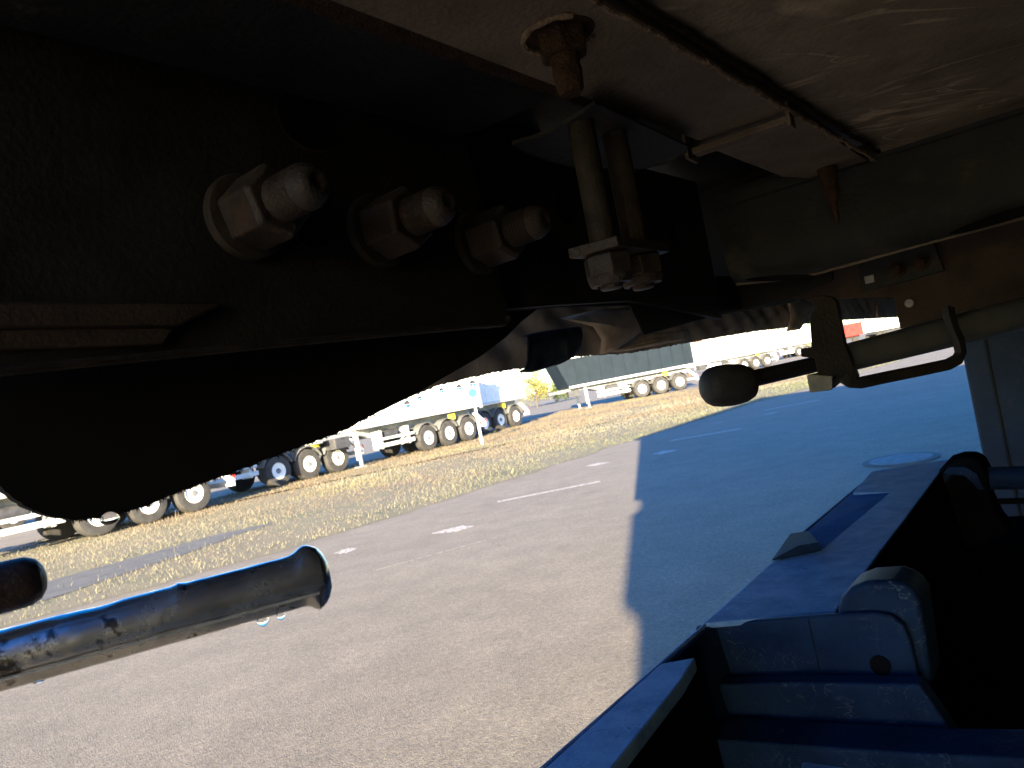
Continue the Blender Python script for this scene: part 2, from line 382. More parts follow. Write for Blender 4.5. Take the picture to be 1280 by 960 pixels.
# ragged near edge
rag = []
for i in range(len(poly)):
    p, q = poly[i], poly[(i + 1) % len(poly)]
    L_ = (q - p).length; k = max(1, int(L_ / 0.5)) if L_ < 40 else 1
    dn = Vector((-(q - p).y, (q - p).x, 0)).normalized() if L_ > 0 else Vector((0, 0, 0))
    for j in range(k):
        rag.append(p.lerp(q, j / k) + (dn * random.uniform(-0.16, 0.16) if j else Vector((0, 0, 0))))
gv = MB(); gv.add(rag, [tuple(range(len(rag)))])
def grass_ground():
    m, nt, b = new_mat('dry_grass_soil'); L = nt.links.new
    geo = nt.nodes.new('ShaderNodeNewGeometry')
    n = nt.nodes.new('ShaderNodeTexNoise'); n.inputs['Scale'].default_value = 0.55; n.inputs['Detail'].default_value = 8; n.inputs['Roughness'].default_value = 0.65
    L(geo.outputs['Position'], n.inputs['Vector'])
    c = nt.nodes.new('ShaderNodeValToRGB'); e = c.color_ramp.elements
    e[0].position = 0.3; e[0].color = (0.085, 0.085, 0.042, 1); e[1].position = 0.72; e[1].color = (0.13, 0.10, 0.066, 1)
    x = e.new(0.5); x.color = (0.15, 0.13, 0.072, 1)
    L(n.outputs['Fac'], c.inputs[0]); L(c.outputs[0], b.inputs['Base Color']); b.inputs['Roughness'].default_value = 0.95
    return m
m_soilg = grass_ground()
tag(gv.build('grass_verge', m_soilg), kind='structure')
# far lane behind the first row
lane_pts = [G(640, 541), G(700, 515), G(790, 500), G(880, 486)]
# dark grey strip through the verge
strip_c = [G(-60, 777), G(60, 737), G(200, 695), G(290, 667), G(340, 655)]; strip_w = [0.9, 1.0, 0.75, 0.45, 0.1]
tl, tr = [], []
for i, p in enumerate(strip_c):
    d = (strip_c[min(i + 1, 4)] - strip_c[max(i - 1, 0)]).normalized(); s_ = Vector((-d.y, d.x, 0))
    tl.append(p + s_ * strip_w[i]); tr.append(p - s_ * strip_w[i])
tk = MB(); pl = [Vector((p.x, p.y, 0.012)) for p in tl + tr[::-1]]
tk.add(pl, [tuple(range(len(pl)))]); tag(tk.build('verge_strip', m_dkgrey), kind='structure')

# road paint
def dash(p, q, w, wob_=0.0, name='road_marking', m_=m_paint):
    p, q = G(*p), G(*q); d = (q - p); L_ = d.length; d.normalize(); s_ = Vector((-d.y, d.x, 0)); n = 12
    up, dn = [], []
    for i in range(n + 1):
        x = p + d * L_ * i / n
        e = w * (1 + wob_ * random.uniform(-0.8, 0.8)) * (1 if not wob_ else max(0.15, math.sin(math.pi * (i + 0.5) / (n + 1))))
        up.append(x + s_ * e); dn.append(x - s_ * e)
    b = MB(); pts = [Vector((x.x, x.y, 0.004)) for x in up + dn[::-1]]; b.add(pts, [tuple(range(len(pts)))])
    return tag(b.build(name, m_), kind='structure')
dash((622, 627.5), (750, 602), 0.075)
dash((838, 551), (926, 536), 0.085)
dash((955, 513), (1024, 500), 0.08)
dash((268, 788), (322, 775), 0.05)
dash((540, 667), (592, 658), 0.21, 0.5, 'road_repair_patch')
dash((418, 692), (446, 686), 0.16, 0.5, 'road_repair_patch')
dash((732, 583), (762, 578), 0.17, 0.5, 'road_repair_patch')
dash((815, 568), (846, 563), 0.2, 0.5, 'road_repair_patch')
dash((955, 518.5), (974, 515), 0.12, 0.5, 'road_repair_patch')
dash((888, 530), (906, 527), 0.08, 0.5, 'road_repair_patch')
# thin crack / seam
dash((470, 713), (620, 672), 0.008, 0, 'road_crack')

# manhole cover
mc = G(1126, 575)
me_ = empty('manhole_cover', (mc.x, mc.y, 0)); tag(me_, 'round pale manhole cover set in the shaded asphalt', 'manhole cover')
MB().lathe((mc.x, mc.y, 0.0), Z, [(0.0, 0.40), (0.012, 0.40), (0.012, 0.33)], 36).build('ring', m_dkgrey, me_)
m_lid = mat('worn_iron_lid', (0.17, 0.168, 0.165), (0.28, 0.275, 0.265), rough=0.9, spec=0.1, scale=14, bump=0.6, bscale=60)
MB().lathe((mc.x, mc.y, 0.0), Z, [(0.0, 0.325), (0.016, 0.325)], 36).build('lid', m_lid, me_)

# ------------------------------------------------------------------ grass blades (numpy)
def inside(px, py, P):
    r_ = np.zeros(len(px), bool); n = len(P); j = n - 1
    for i in range(n):
        xi, yi, xj, yj = P[i].x, P[i].y, P[j].x, P[j].y
        c = ((yi > py) != (yj > py)) & (px < (xj - xi) * (py - yi) / (yj - yi + 1e-12) + xi)
        r_ ^= c; j = i
    return r_
def vnoise(x, y, s_, seed):
    rg = np.random.default_rng(seed); out = np.zeros_like(x)
    for k in range(6):
        a_ = rg.uniform(0, 6.28); fr = s_ * rg.uniform(0.6, 1.8)
        out += np.sin((x * math.cos(a_) + y * math.sin(a_)) * fr + rg.uniform(0, 6.28))
    return out / 6
def grass():
    n = 620000
    x = RNG.uniform(-22, 30, n); y = RNG.uniform(7, 62, n)
    keep = inside(x, y, poly) & (np.abs(x) < y * 0.85 + 1)
    keep &= RNG.uniform(0, 1, n) < np.clip(26 / y, 0, 1)
    keep &= ~inside(x, y, pl) | (RNG.uniform(0, 1, n) < 0.06)
    x, y = x[keep], y[keep]; n = len(x)
    cl = vnoise(x, y, 1.6, 3) + 0.6 * vnoise(x, y, 5.0, 4)
    k2 = RNG.uniform(-0.9, 1.2, n) < cl + 0.9
    x, y, cl = x[k2], y[k2], cl[k2]; n = len(x)
    h = RNG.gamma(2.2, 0.013, n) * (1 + 0.9 * np.clip(cl, -0.7, 1)) + 0.012
    w = RNG.uniform(0.003, 0.007, n) * np.clip(y / 14, 1, 2.2)
    an = RNG.uniform(0, 6.28, n); lean = RNG.uniform(0, 0.9, n) * h; la = RNG.uniform(0, 6.28, n)
    v = np.zeros((n, 3, 3))
    v[:, 0] = np.stack([x - w * np.cos(an), y - w * np.sin(an), np.full(n, 0.003)], 1)
    v[:, 1] = np.stack([x + w * np.cos(an), y + w * np.sin(an), np.full(n, 0.003)], 1)
    v[:, 2] = np.stack([x + lean * np.cos(la), y + lean * np.sin(la), h], 1)
    me = bpy.data.meshes.new('dry_grass')
    me.vertices.add(n * 3); me.vertices.foreach_set('co', v.reshape(-1))
    me.loops.add(n * 3); me.loops.foreach_set('vertex_index', np.arange(n * 3, dtype=np.int32))
    me.polygons.add(n); me.polygons.foreach_set('loop_start', np.arange(0, n * 3, 3, dtype=np.int32))
    me.update(calc_edges=True)
    green = np.array([0.115, 0.15, 0.05]); straw = np.array([0.25, 0.225, 0.15]); rust = np.array([0.20, 0.145, 0.09]); yel = np.array([0.25, 0.235, 0.10])
    big = vnoise(x, y, 0.45, 9); b2 = vnoise(x, y, 0.9, 12)
    # green near the road, straw and rust farther back
    P0 = near_edge[4]; nd = np.array([-d_.y, d_.x]); dist = (x - P0.x) * nd[0] + (y - P0.y) * nd[1]
    gmix = np.clip(0.95 - dist * 0.20 + big * 0.9, 0, 1)[:, None]; rmix = np.clip(b2 * 1.6 + (dist - 3) * 0.12, 0, 0.75)[:, None]
    c = straw * (1 - rmix) + rust * rmix
    c = c * (1 - gmix * 0.7) + green * gmix * 0.7
    ym = (vnoise(x, y, 0.8, 21) > 0.45)[:, None]; c = np.where(ym, c * 0.5 + yel * 0.5, c)
    c *= RNG.uniform(0.5, 0.78, n)[:, None]
    at = me.color_attributes.new('tint', 'FLOAT_COLOR', 'CORNER')
    cc = np.ones((n, 3, 4)); cc[:, :, :3] = c[:, None, :]
    at.data.foreach_set('color', cc.reshape(-1))
    m, nt, b = new_mat('grass_blades')
    va = nt.nodes.new('ShaderNodeVertexColor'); va.layer_name = 'tint'
    nt.links.new(va.outputs[0], b.inputs['Base Color']); b.inputs['Roughness'].default_value = 0.8
    me.materials.append(m)
    o = bpy.data.objects.new('dry_grass', me); col.objects.link(o)
    tag(o, 'dry yellow and green autumn grass on the verge beside the asphalt', 'grass', kind='stuff')
grass()

# ------------------------------------------------------------------ the trailer overhead
FR = (0, 0, 0)
semi = empty('semi_trailer', T(0, -0.45, 0))
semi.location = Vector((semi.location.x, semi.location.y, 0))
tag(semi, 'dirty underside of the semi trailer right overhead, with bolted side plate and crossmember', 'semi trailer')

def jag(poly_px, step, amp, k=0.0):
    out = []
    for i in range(len(poly_px) - 1):
        (x0, y0), (x1, y1) = poly_px[i], poly_px[i + 1]
        n = max(1, int(math.hypot(x1 - x0, y1 - y0) / step))
        for j in range(n):
            u = j / n; out.append((x0 + (x1 - x0) * u + random.uniform(-.3, .3) * step, y0 + (y1 - y0) * u + random.uniform(-1, 1) * amp))
    out.append(poly_px[-1]); return out

# body and roof far above (what shades the ground in front)
b = MB()
for (s0, s1, t0, t1, z0, z1) in ((1.52, 10.0, -1.3, 1.3, 0.33, 2.5),):
    b.box(T((s0 + s1) / 2, (t0 + t1) / 2, (z0 + z1) / 2), A * (s1 - s0) / 2, N * (t1 - t0) / 2, Z * (z1 - z0) / 2)
b.build('cargo_body', m_white, semi)
# tarp roll along the top edge
b = MB(); pts = []; rad = []
for i in range(60):
    s_ = 1.45 + i * 0.145; pts.append(T(s_, -1.34, 2.5)); rad.append(0.07 + 0.03 * wob(s_ * 0.4))
b.tube(pts, rad, 10).build('tarp_roll', m_tarpd, semi, smooth=True)
b = MB(); b.box(T(1.9, 1.26, -0.35), A * 4.3, N * 0.02, Z * 0.62); b.build('sky_block_panel', m_frame, semi)  # unseen panel added to hold back skylight from behind
# unseen slab over the chassis, added to keep skylight out
shade_deck = [T(1.75, -1.28, 0.30), T(4, -1.28, 0.30), T(4, 1.28, 0.30), T(-2.7, 1.28, 0.30), T(-1.1, 0.3, 0.30), T(-.12, -.28, 0.30), T(0.14, -0.47, 0.30), T(0.7, -0.62, 0.30)]
MB().prism(shade_deck, Z * 0.028).build('shade_deck', m_frame, semi)
# floor sheet with scratches
fl = [T(-0.27, -0.206, 0.243), T(1.2, -0.206, 0.243), T(1.2, 1.25, 0.243), T(-2.7, 1.25, 0.243), T(-1.2, 0.3, .243)]
MB().prism(fl, Z * 0.012).build('floor_sheet', m_ceil, semi)
# dark seam gap and weld bead along it
b = MB(); pts = []; rad = []
for i in range(160):
    s_ = 0.15 + i * (1.01 / 159); pts.append(T(s_, -0.2035 + 0.0016 * wob(s_ * 1.3), 0.2385)); rad.append(0.0026 + 0.0012 * abs(wob(s_ * 2.2, 1)))
b.tube(pts, rad, 8).build('seam_gap', m_seam, semi, smooth=True)
b = MB(); pts = []; rad = []
for i in range(240):
    s_ = 0.15 + i * (1.01 / 239); pts.append(T(s_, -0.2085 + 0.0018 * wob(s_ * 1.7, 2), 0.2285)); rad.append(0.0020 + 0.0018 * max(0, wob(s_ * 3.1, 3)))
b.tube(pts, rad, 8).build('weld_bead', m_weld, semi, smooth=True)
# flange of the long beam, two lengths with a stepped joint
b = MB()
b.prism([T(0.08, -0.296, 0.23), T(0.785, -0.302, 0.23), T(0.795, -0.211, 0.23), T(0.08, -0.211, 0.23)], Z * 0.012)
b.build('beam_flange', m_flange, semi, bevel=0.0015)
b = MB()
b.prism([T(0.80, -0.312, 0.234), T(1.10, -0.318, 0.234), T(1.165, -0.30, 0.234), T(1.17, -0.222, 0.234), T(0.80, -0.211, 0.234)], Z * 0.01)
b.build('beam_flange', m_flange, semi, bevel=0.0015)
# joint strip
p0, p1 = onZ(868, 191, 0.222), onZ(988, 150, 0.222)
b = MB(); dd = (p1 - p0).normalized()
b.box((p0 + p1) / 2, (p1 - p0) / 2, dd.cross(Z) * 0.010, Z * 0.0035)
b.build('joint_strip', m_flange, semi, bevel=0.0015)
b = MB(); b.box(p1 + Z * 0.004 , dd * 0.002, dd.cross(Z) * 0.012, Z * 0.012); b.build('joint_lug', m_flange, semi, bevel=0.001)
b = MB(); b.box(p0 + Z * 0.006 - dd * .004, dd * 0.002, dd.cross(Z) * 0.016, Z * 0.014)
b.build('joint_lug', m_flange, semi, bevel=0.001)
# dark strip painted as the shadow line left of the flange
b = MB(); b.box(T(0.35, -0.306, 0.25), A * 0.30, N * 0.008, Z * 0.018); b.build('shadow_strip', m_seam, semi)
# flat underside left of the flange
lp = [T(0.05, -0.4595, 0.262), T(0.583, -0.4595, 0.262), T(0.592, -0.44, .262), T(0.60, -0.312, 0.262), T(0.05, -0.312, 0.262)]
MB().prism(lp, Z * 0.01).build('underside_panel', m_panel, semi, bevel=0.002)
# side plate
pb = []
sb = [(0.02, 0.060), (0.585, 0.0735)]
cx, cz, rr = 0.583, 0.0935, 0.022
pts = [(0.10, 0.278), (0.10, 0.062), (0.15, 0.063), (0.35, 0.068), (0.56, 0.072)]
for k in range(7):
    an = -math.pi / 2 + k * (math.pi / 2) / 6
    pts.append((cx + rr * math.cos(an), cz + rr * math.sin(an)))
pts += [(0.603, 0.17), (0.585, 0.278)]
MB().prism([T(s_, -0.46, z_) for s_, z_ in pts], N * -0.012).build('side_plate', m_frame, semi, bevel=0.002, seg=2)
# rolled lip that catches the light
lip = [T(s_, -0.456, z_ + .001) for s_, z_ in pts[1:9]]
MB().tube(lip, [0.0028] * len(lip), 8).build('plate_lip', m_rod, semi, smooth=True)
# pressed rib on the plate
r1 = [onT(x, y, -0.452) for x, y in ((-60, 377), (270, 377), (279, 381), (222, 408), (-60, 410))]
MB().prism(r1, N * -0.010).build('pressed_rib', m_hang, semi, bevel=0.003)
r2 = [onT(x, y, -0.455) for x, y in ((-60, 410), (222, 408), (206, 431), (-60, 440))]
MB().prism(r2, N * -0.006).build('pressed_rib', m_hang, semi, bevel=0.002)
# rear plate beyond, bluish black
pB = [onT(x, y, -0.478) for x, y in ((560, 160), (600, 392), (640, 386), (700, 381), (790, 376))] + [T(1.19, -0.478, 0.062), T(1.19, -0.478, 0.29), T(0.5, -0.478, 0.29)]
MB().prism(pB, N * -0.01).build('rear_plate', m_frame, semi, bevel=0.0015)
pC = [onT(x, y, -0.488) for x, y in ((600, 400), (640, 389), (700, 384), (788, 382), (806, 419), (870, 401), (930, 388), (1000, 377), (1000, 345), (600, 345))]
MB().prism(pC, N * -0.003).build('inner_rail', m_black, semi, bevel=0.002)
# lower black skirt with a ragged edge
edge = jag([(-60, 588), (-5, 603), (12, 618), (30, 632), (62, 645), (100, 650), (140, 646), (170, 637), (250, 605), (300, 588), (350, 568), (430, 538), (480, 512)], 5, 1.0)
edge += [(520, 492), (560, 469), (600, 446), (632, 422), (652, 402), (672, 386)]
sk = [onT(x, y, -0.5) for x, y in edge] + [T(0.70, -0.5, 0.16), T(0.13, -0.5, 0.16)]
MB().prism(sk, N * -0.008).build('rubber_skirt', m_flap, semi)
# bristly fringe along the skirt edge (one uncountable part)
b = MB()
for i in range(300):
    u = random.uniform(0, 1); k = random.randrange(20, len(edge) - 8); x, y = edge[k]
    p = onT(x + random.uniform(-3, 3), y - 1, -0.4995 - random.uniform(0, .007)); l = random.uniform(0.001, 0.0032)
    b.add([p + A * 0.0006, p - A * 0.0006, p - Z * l + A * random.uniform(-.002, .002)], [(0, 1, 2)])
tag(b.build('skirt_fringe', m_rod, semi, fix=False), kind='stuff')
# holes in the plates (dark oval plugs, recessed)
def oval(px, py, rx, rz, t, m_=m_seam, name='oval_hole', dep=0.003):
    c = onT(px, py, t); vv = [c + A * rx * math.cos(k * math.pi / 12) + Z * rz * math.sin(k * math.pi / 12) for k in range(24)]
    rim = MB()
    o_ = [c + (p - c) * 1.12 for p in vv]
    n = 24
    rim.add([p + N * 0.0006 for p in vv] + [p + N * 0.0002 for p in o_], [(k, (k + 1) % n, n + (k + 1) % n, n + k) for k in range(n)])
    r_ = rim.build(name, m_rod, semi, fix=True)
    h = MB(); h.prism([p + N * 0.0004 for p in vv], N * -0.002); h.build('hole_void', m_void, r_)
for a_ in ((390, 292, 0.016, 0.0115, -0.46), (385, 150, 0.028, 0.024, -0.46), (706, 262, 0.021, 0.020, -0.478), (836, 284, 0.02, 0.019, -0.478), (776, 275, 0.016, 0.018, -0.478), (676, 324, 0.006, 0.006, -0.478), (703, 330, 0.005, 0.004, -0.478)):
    oval(*a_)
# faint pale edge marks
# three big stud bolts through the side plate
def hexnut(mb, o, ax, r_, h, phase, ref=Z):
    mb.lathe(o, ax, [(0, r_ * 0.90), (h * 0.06, r_), (h * 0.90, r_), (h, r_ * 0.88)], 6, phase, ref)
for i, (s_, ph) in enumerate(((0.321, 0.25), (0.445, 0.05), (0.574, 0.18))):
    c = T(s_, -0.46, (0.160, 0.1575, 0.1535)[i])
    st = MB()
    prof = [(0, 0.0150)]; h = 0.038
    while h < 0.070:
        prof += [(h, 0.0142), (h + 0.0016, 0.0160)]; h += 0.0032
    h0 = h
    prof += [(h0, 0.0155), (h0 + 0.003, 0.0148), (h0 + 0.009, 0.0118), (h0 + 0.0115, 0.0085), (h0 + 0.0118, 0.005), (h0 + 0.0105, 0.004)]
    stud = st.lathe(c, N, prof, 28).build('stud_bolt', m_steel, semi, smooth=True, ang=60)
    MB().lathe(c, N, [(0, 0.031), (0.004, 0.0315), (0.007, 0.030), (0.0085, 0.022)], 36).build('washer', m_rod, stud, smooth=True, ang=50)
    nb = MB(); hexnut(nb, c + N * 0.007, N, 0.0265, 0.038, ph)
    nb.build('hex_nut', m_steel, stud, bevel=0.0015, seg=3)
# bolt through the flange
c = onZ(700, 42, 0.23)
bo = MB().lathe(c + Z * 0.012, -Z, [(0, 0.0095), (0.02, 0.0095), (0.022, 0.0102), (0.026, 0.0092), (0.030, 0.0102), (0.034, 0.0092), (0.038, 0.010), (0.050, 0.0088), (0.053, 0.007)], 22).build('flange_bolt', m_rust, semi, smooth=True, ang=40)
hn = MB(); hexnut(hn, c + Z * 0.002, -Z, 0.0175, 0.018, 0.5, A); hn.build('hex_nut', m_rust, bo, bevel=0.0012)
b = MB(); pts = []; rad = []
for k in range(22):
    an = 2.2 + k * 4.6 / 21; pts.append(c + (A * math.cos(an) * 1.05 + N * math.sin(an)) * 0.0245 - Z * 0.001); rad.append(0.0022 + 0.0009 * wob(k * .4))
b.tube(pts, rad, 8).build('hole_rim', m_weld, bo, smooth=True)
MB().lathe(c + Z * 0.0005, -Z, [(0, 0.0235), (0.001, 0.0230)], 30).build('hole_shade', m_seam, bo)
# hanging rusty pin
c = onZ(1033, 208, 0.236)
MB().lathe(c, -Z, [(0, 0.013), (0.004, 0.0135), (0.012, 0.012), (0.018, 0.0125), (0.028, 0.0105), (0.034, 0.0112), (0.046, 0.0085), (0.050, 0.0055), (0.075, 0.004), (0.081, 0.0015)], 14).build('rusty_pin', m_rust, semi, smooth=True, ang=30)
# saddle pad under the ceiling, thin beads standing in for lit edges
pad_px = [(640, 180), (668, 172), (700, 158), (720, 146), (744, 129), (800, 155), (860, 183), (858, 190), (835, 203), (800, 212), (760, 211), (720, 210), (690, 203), (655, 190)]
MB().prism([onZ(x, y, 0.213) for x, y in pad_px], Z * 0.003).build('saddle_pad', m_panel, semi, bevel=0.001)
for seg_ in (pad_px[0:5], pad_px[7:11], [pad_px[0]] + pad_px[:-4:-1]):
    pp = []
    for i in range(len(seg_) - 1):
        for j in range(8):
            u = j / 8; pp.append(onZ(seg_[i][0] * (1 - u) + seg_[i + 1][0] * u, seg_[i][1] * (1 - u) + seg_[i + 1][1] * u, 0.2125))
    pp.append(onZ(*seg_[-1], 0.2125))
    MB().tube(pp, [0.0007 + 0.0005 * wob(i * .9) for i in range(len(pp))], 6).build('pad_rim', m_rod, semi, smooth=True)
# inner diagonal dark gusset behind the pad
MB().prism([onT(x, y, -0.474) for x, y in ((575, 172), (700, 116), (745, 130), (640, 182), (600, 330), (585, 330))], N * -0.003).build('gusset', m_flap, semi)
# U bolt legs, clamp bar, two lock nuts
zc = 0.094
r1p, r2p = onT(757, 318, -0.31), onT(813, 320, -0.31)
zc = r1p.z - CAM_H
ub = None
legs = []
dvec = (r2p - r1p); dvec.z = 0; dvec.normalize()
r2p = r1p + dvec * 0.0555
for p in (r1p, r2p):
    m_l = MB(); top = Vector((p.x, p.y, CAM_H + 0.2135)); m_l.tube([p + Z * 0.004, top], 0.0112, 20)
    legs.append(m_l.build('clamp_rod', m_rod, semi, smooth=True, ang=50))
cb = MB(); mid = (r1p + r2p) / 2; perp = dvec.cross(Z)
cb.prism([mid - dvec * 0.056 - perp * 0.018, mid - dvec * 0.048 + perp * 0.024, mid + dvec * 0.052 + perp * 0.020, mid + dvec * 0.060 - perp * 0.014], Z * 0.0085)
cb.build('clamp_bar', m_steel, semi, bevel=0.0012)
for k, p in enumerate((r1p, r2p)):
    nb = MB(); hexnut(nb, p - Z * 0.0005, -Z, 0.0205, 0.019, 0.35 + 0.12 * k, A)
    o_ = nb.build('lock_nut', m_steel, semi, bevel=0.002, seg=3)
    MB().lathe(p - Z * 0.019, -Z, [(0, 0.0185), (0.003, 0.0180), (0.0065, 0.0165), (0.007, 0.0125), (0.004, 0.012)], 28).build('nut_collar', m_steel, o_, smooth=True, ang=40)
    MB().lathe(p - Z * 0.02, -Z, [(0, 0.0095), (0.0085, 0.0095), (0.0095, 0.008)], 22).build('rod_end', m_steel, o_, smooth=True, ang=40)
# crossmember: pressed channel running across
prof = [(-0.005, 0.262), (-0.010, 0.245), (-0.002, 0.236), (0.0, 0.20), (0.0, 0.15), (0.004, 0.125), (0.014, 0.108), (0.03, 0.100), (0.055, 0.100), (0.09, 0.11), (0.09, 0.25)]
rows = []; NT = 40
for i in range(NT + 1):
    t_ = -0.46 + i * (1.7 / NT)
    dz = -0.004 + 0.0 * t_ + (0.022 * (1 - math.exp(-(t_ + 0.46) * 2.2)) if t_ > -0.2 else 0.022 * (1 - math.exp(-(t_ + 0.46) * 2.2)))
    lift = 0.02 * max(0, (-(t_ + 0.36)) / 0.1)
    rows.append([T(1.2 + s_, t_, z_ + ((dz + lift) if z_ < 0.16 else 0)) for s_, z_ in prof])
b = MB(); m_ = len(prof)
b.add([p for r_ in rows for p in r_], [(i * m_ + k, i * m_ + (k + 1) % m_, (i + 1) * m_ + (k + 1) % m_, (i + 1) * m_ + k) for i in range(NT) for k in range(m_)] + [tuple(range(m_)), tuple(NT * m_ + k for k in range(m_))])
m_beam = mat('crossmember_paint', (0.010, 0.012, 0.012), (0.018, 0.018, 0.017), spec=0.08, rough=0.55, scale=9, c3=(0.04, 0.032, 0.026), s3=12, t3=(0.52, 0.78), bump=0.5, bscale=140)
b.build('crossmember', m_beam, semi, smooth=True, ang=60)
for kk, rr_, mm_ in ((7, 0.0024, m_flange), (2, 0.0016, m_rod)):
    MB().tube([r_[kk] - A * 0.001 for r_ in rows], [rr_ * (1 + 0.35 * wob(i * 0.21 + kk)) for i in range(len(rows))], 8).build('dusty_lit_edge', mm_, semi, smooth=True)  # pale strips for dust and a painted highlight along the beam edges
# slots in the crossmember's lower lip
for (x0, y0, x1, y1, w) in ((934, 350, 1022, 345, 0.0045), (1188, 293, 1330, 247, 0.006)):
    b = MB(); P0, P1 = onS(x0, y0, 1.206), onS(x1, y1, 1.206); n = 12; up, dn = [], []
    for i in range(n + 1):
        u = i / n; q = P0.lerp(P1, u); e = w * math.sin(math.pi * u) ** 0.6 + 0.0002
        up.append(q + Z * e - A * .012); dn.append(q - Z * e - A * 0.012)
    b.prism(up + dn[::-1], A * 0.01); b.build('lip_slot', m_void, semi)
# hanger plate beyond the crossmember, bracket with two bolts
hp = [onS(x, y, 1.50) for x, y in ((985, 345), (985, 372), (1060, 373), (1117, 372), (1125, 411), (1180, 402), (1420, 330), (1420, 150), (985, 300))]
MB().prism(hp, A * 0.008).build('hanger_plate', m_hang, semi, bevel=0.0015)
bk = [onS(x, y, 1.485) for x, y in ((1070, 325), (1166, 300), (1181, 338), (1132, 352), (1078, 365))]
brk = MB().prism(bk, A * 0.012).build('bracket_plate', m_beam, semi, bevel=0.002)
for (x, y) in ((1122, 337), (1152, 328)):
    q = onS(x, y, 1.485)
    MB().lathe(q, -A, [(0, 0.014), (0.003, 0.014), (0.004, 0.009), (0.014, 0.0085), (0.016, 0.005)], 16).build('bracket_bolt', m_rust, brk, smooth=True, ang=40)
q = onS(1136.5, 379, 1.498)
MB().lathe(q, -A, [(0, 0.0075), (0.002, 0.007)], 18).build('lit_hole', m_tab, semi, smooth=True)  # pale disc painted for light showing through a hole
q = onS(1087, 349, 1.484)
MB().box(q, N * 0.008, Z * 0.007, A * 0.002).build('clip_tab', m_tab, semi, bevel=0.001)

bp2 = [onS(x, y, 1.31) for x, y in ((850, 150), (1040, 150), (1040, 350), (985, 374), (930, 386), (870, 398), (850, 402))]
MB().prism(bp2, A * 0.01).build('dark_backing', m_flap, semi)  # added dark sheet filling the bright gap left of the crossmember
# beige fabric skirt along the far side
TSK = -0.67
bot = [(440, 526), (470, 515), (500, 502), (520, 495), (545, 484), (560, 479), (600, 469), (640, 461), (660, 459), (690, 452), (705, 447), (740, 443), (780, 441), (800, 439), (850, 430), (900, 421), (950, 413), (985, 409), (1010, 404), (1060, 399), (1128, 396), (1300, 392)]
bz = sorted([((onT(x, y, TSK) - ORG).dot(A), (onT(x, y, TSK)).z - CAM_H) for x, y in bot])
def zb(s_):
    for i in range(len(bz) - 1):
        if bz[i][0] <= s_ <= bz[i + 1][0]:
            u = (s_ - bz[i][0]) / (bz[i + 1][0] - bz[i][0]); return bz[i][1] * (1 - u) + bz[i + 1][1] * u
    return bz[0][1] if s_ < bz[0][0] else bz[-1][1]
NS, NZ = 900, 14
s_arr = [0.56 + (3.6) * (i / NS) ** 1.4 for i in range(NS + 1)]
b = MB(); vv = []
for i, s_ in enumerate(s_arr):
    z0 = zb(s_) + 0.0010 * wob(s_ * 3.1) + random.uniform(-0.0007, 0.0007) * (1 if s_ > 1.1 else 0.2) - 0.0016 * max(0, math.sin(s_ * 260)) ** 3
    for j in range(NZ + 1):
        u = j / NZ
        z_ = z0 + (0.17 - z0) * u
        t_ = TSK - 0.02 * u + 0.008 * math.sin(s_ * 18 + u * 4) * u + 0.004 * math.sin(s_ * 61 + u * 9) * (0.3 + u) + (0.012 * (1 - u) ** 6 * -1)
        t_ += 0.0008 * math.sin((s_ * 50 - u * 26))
        vv.append(T(s_, t_, z_))
w_ = NZ + 1
b.add(vv, [(i * w_ + j, (i + 1) * w_ + j, (i + 1) * w_ + j + 1, i * w_ + j + 1) for i in range(NS) for j in range(NZ)])
b.build('tarp_skirt', m_fab, semi, smooth=True, ang=80, fix=False)
# folded tarp corner hanging in front
def patch(pts_px, t, bulge, name, m_, thick=0.003):
    n = len(pts_px); P = [onT(x, y, t) for x, y in pts_px]; c = sum(P, Vector()) / n
    vv = [c + N * bulge]; ff = []; rings = 5
    for r_ in range(1, rings + 1):
        u = r_ / rings
        for k in range(n):
            vv.append(c.lerp(P[k], u) + N * bulge * (1 - u * u) + N * 0.003 * wob(k * 0.3 + r_ * 0.21))
    for k in range(n): ff.append((0, 1 + k, 1 + (k + 1) % n))
    for r_ in range(rings - 1):
        for k in range(n):
            a0 = 1 + r_ * n + k; a1 = 1 + r_ * n + (k + 1) % n; ff.append((a0, a0 + n, a1 + n, a1))
    o = MB().add(vv, ff).build(name, m_, semi, smooth=True, ang=60)
    so_ = o.modifiers.new('solid', 'SOLIDIFY'); so_.thickness = thick; so_.offset = -1
    return o
patch([(700, 398), (740, 388), (790, 383), (797, 395), (805, 411), (790, 424), (770, 438), (752, 443), (752, 425), (740, 408)], -0.645, 0.014, 'tarp_fold', m_fab)
patch([(750, 441), (772, 436), (806, 414), (830, 416), (860, 412), (862, 424), (820, 432), (775, 440)], -0.65, 0.006, 'tarp_fold', m_fab)
patch([(985, 378), (1022, 372), (1030, 380), (1026, 393), (1008, 397), (1000, 412), (985, 414), (990, 396)], -0.64, 0.010, 'tarp_fold', m_fab)
patch([(1095, 382), (1110, 380), (1113, 396), (1097, 398)], -0.65, 0.006, 'tarp_fold', m_fab)
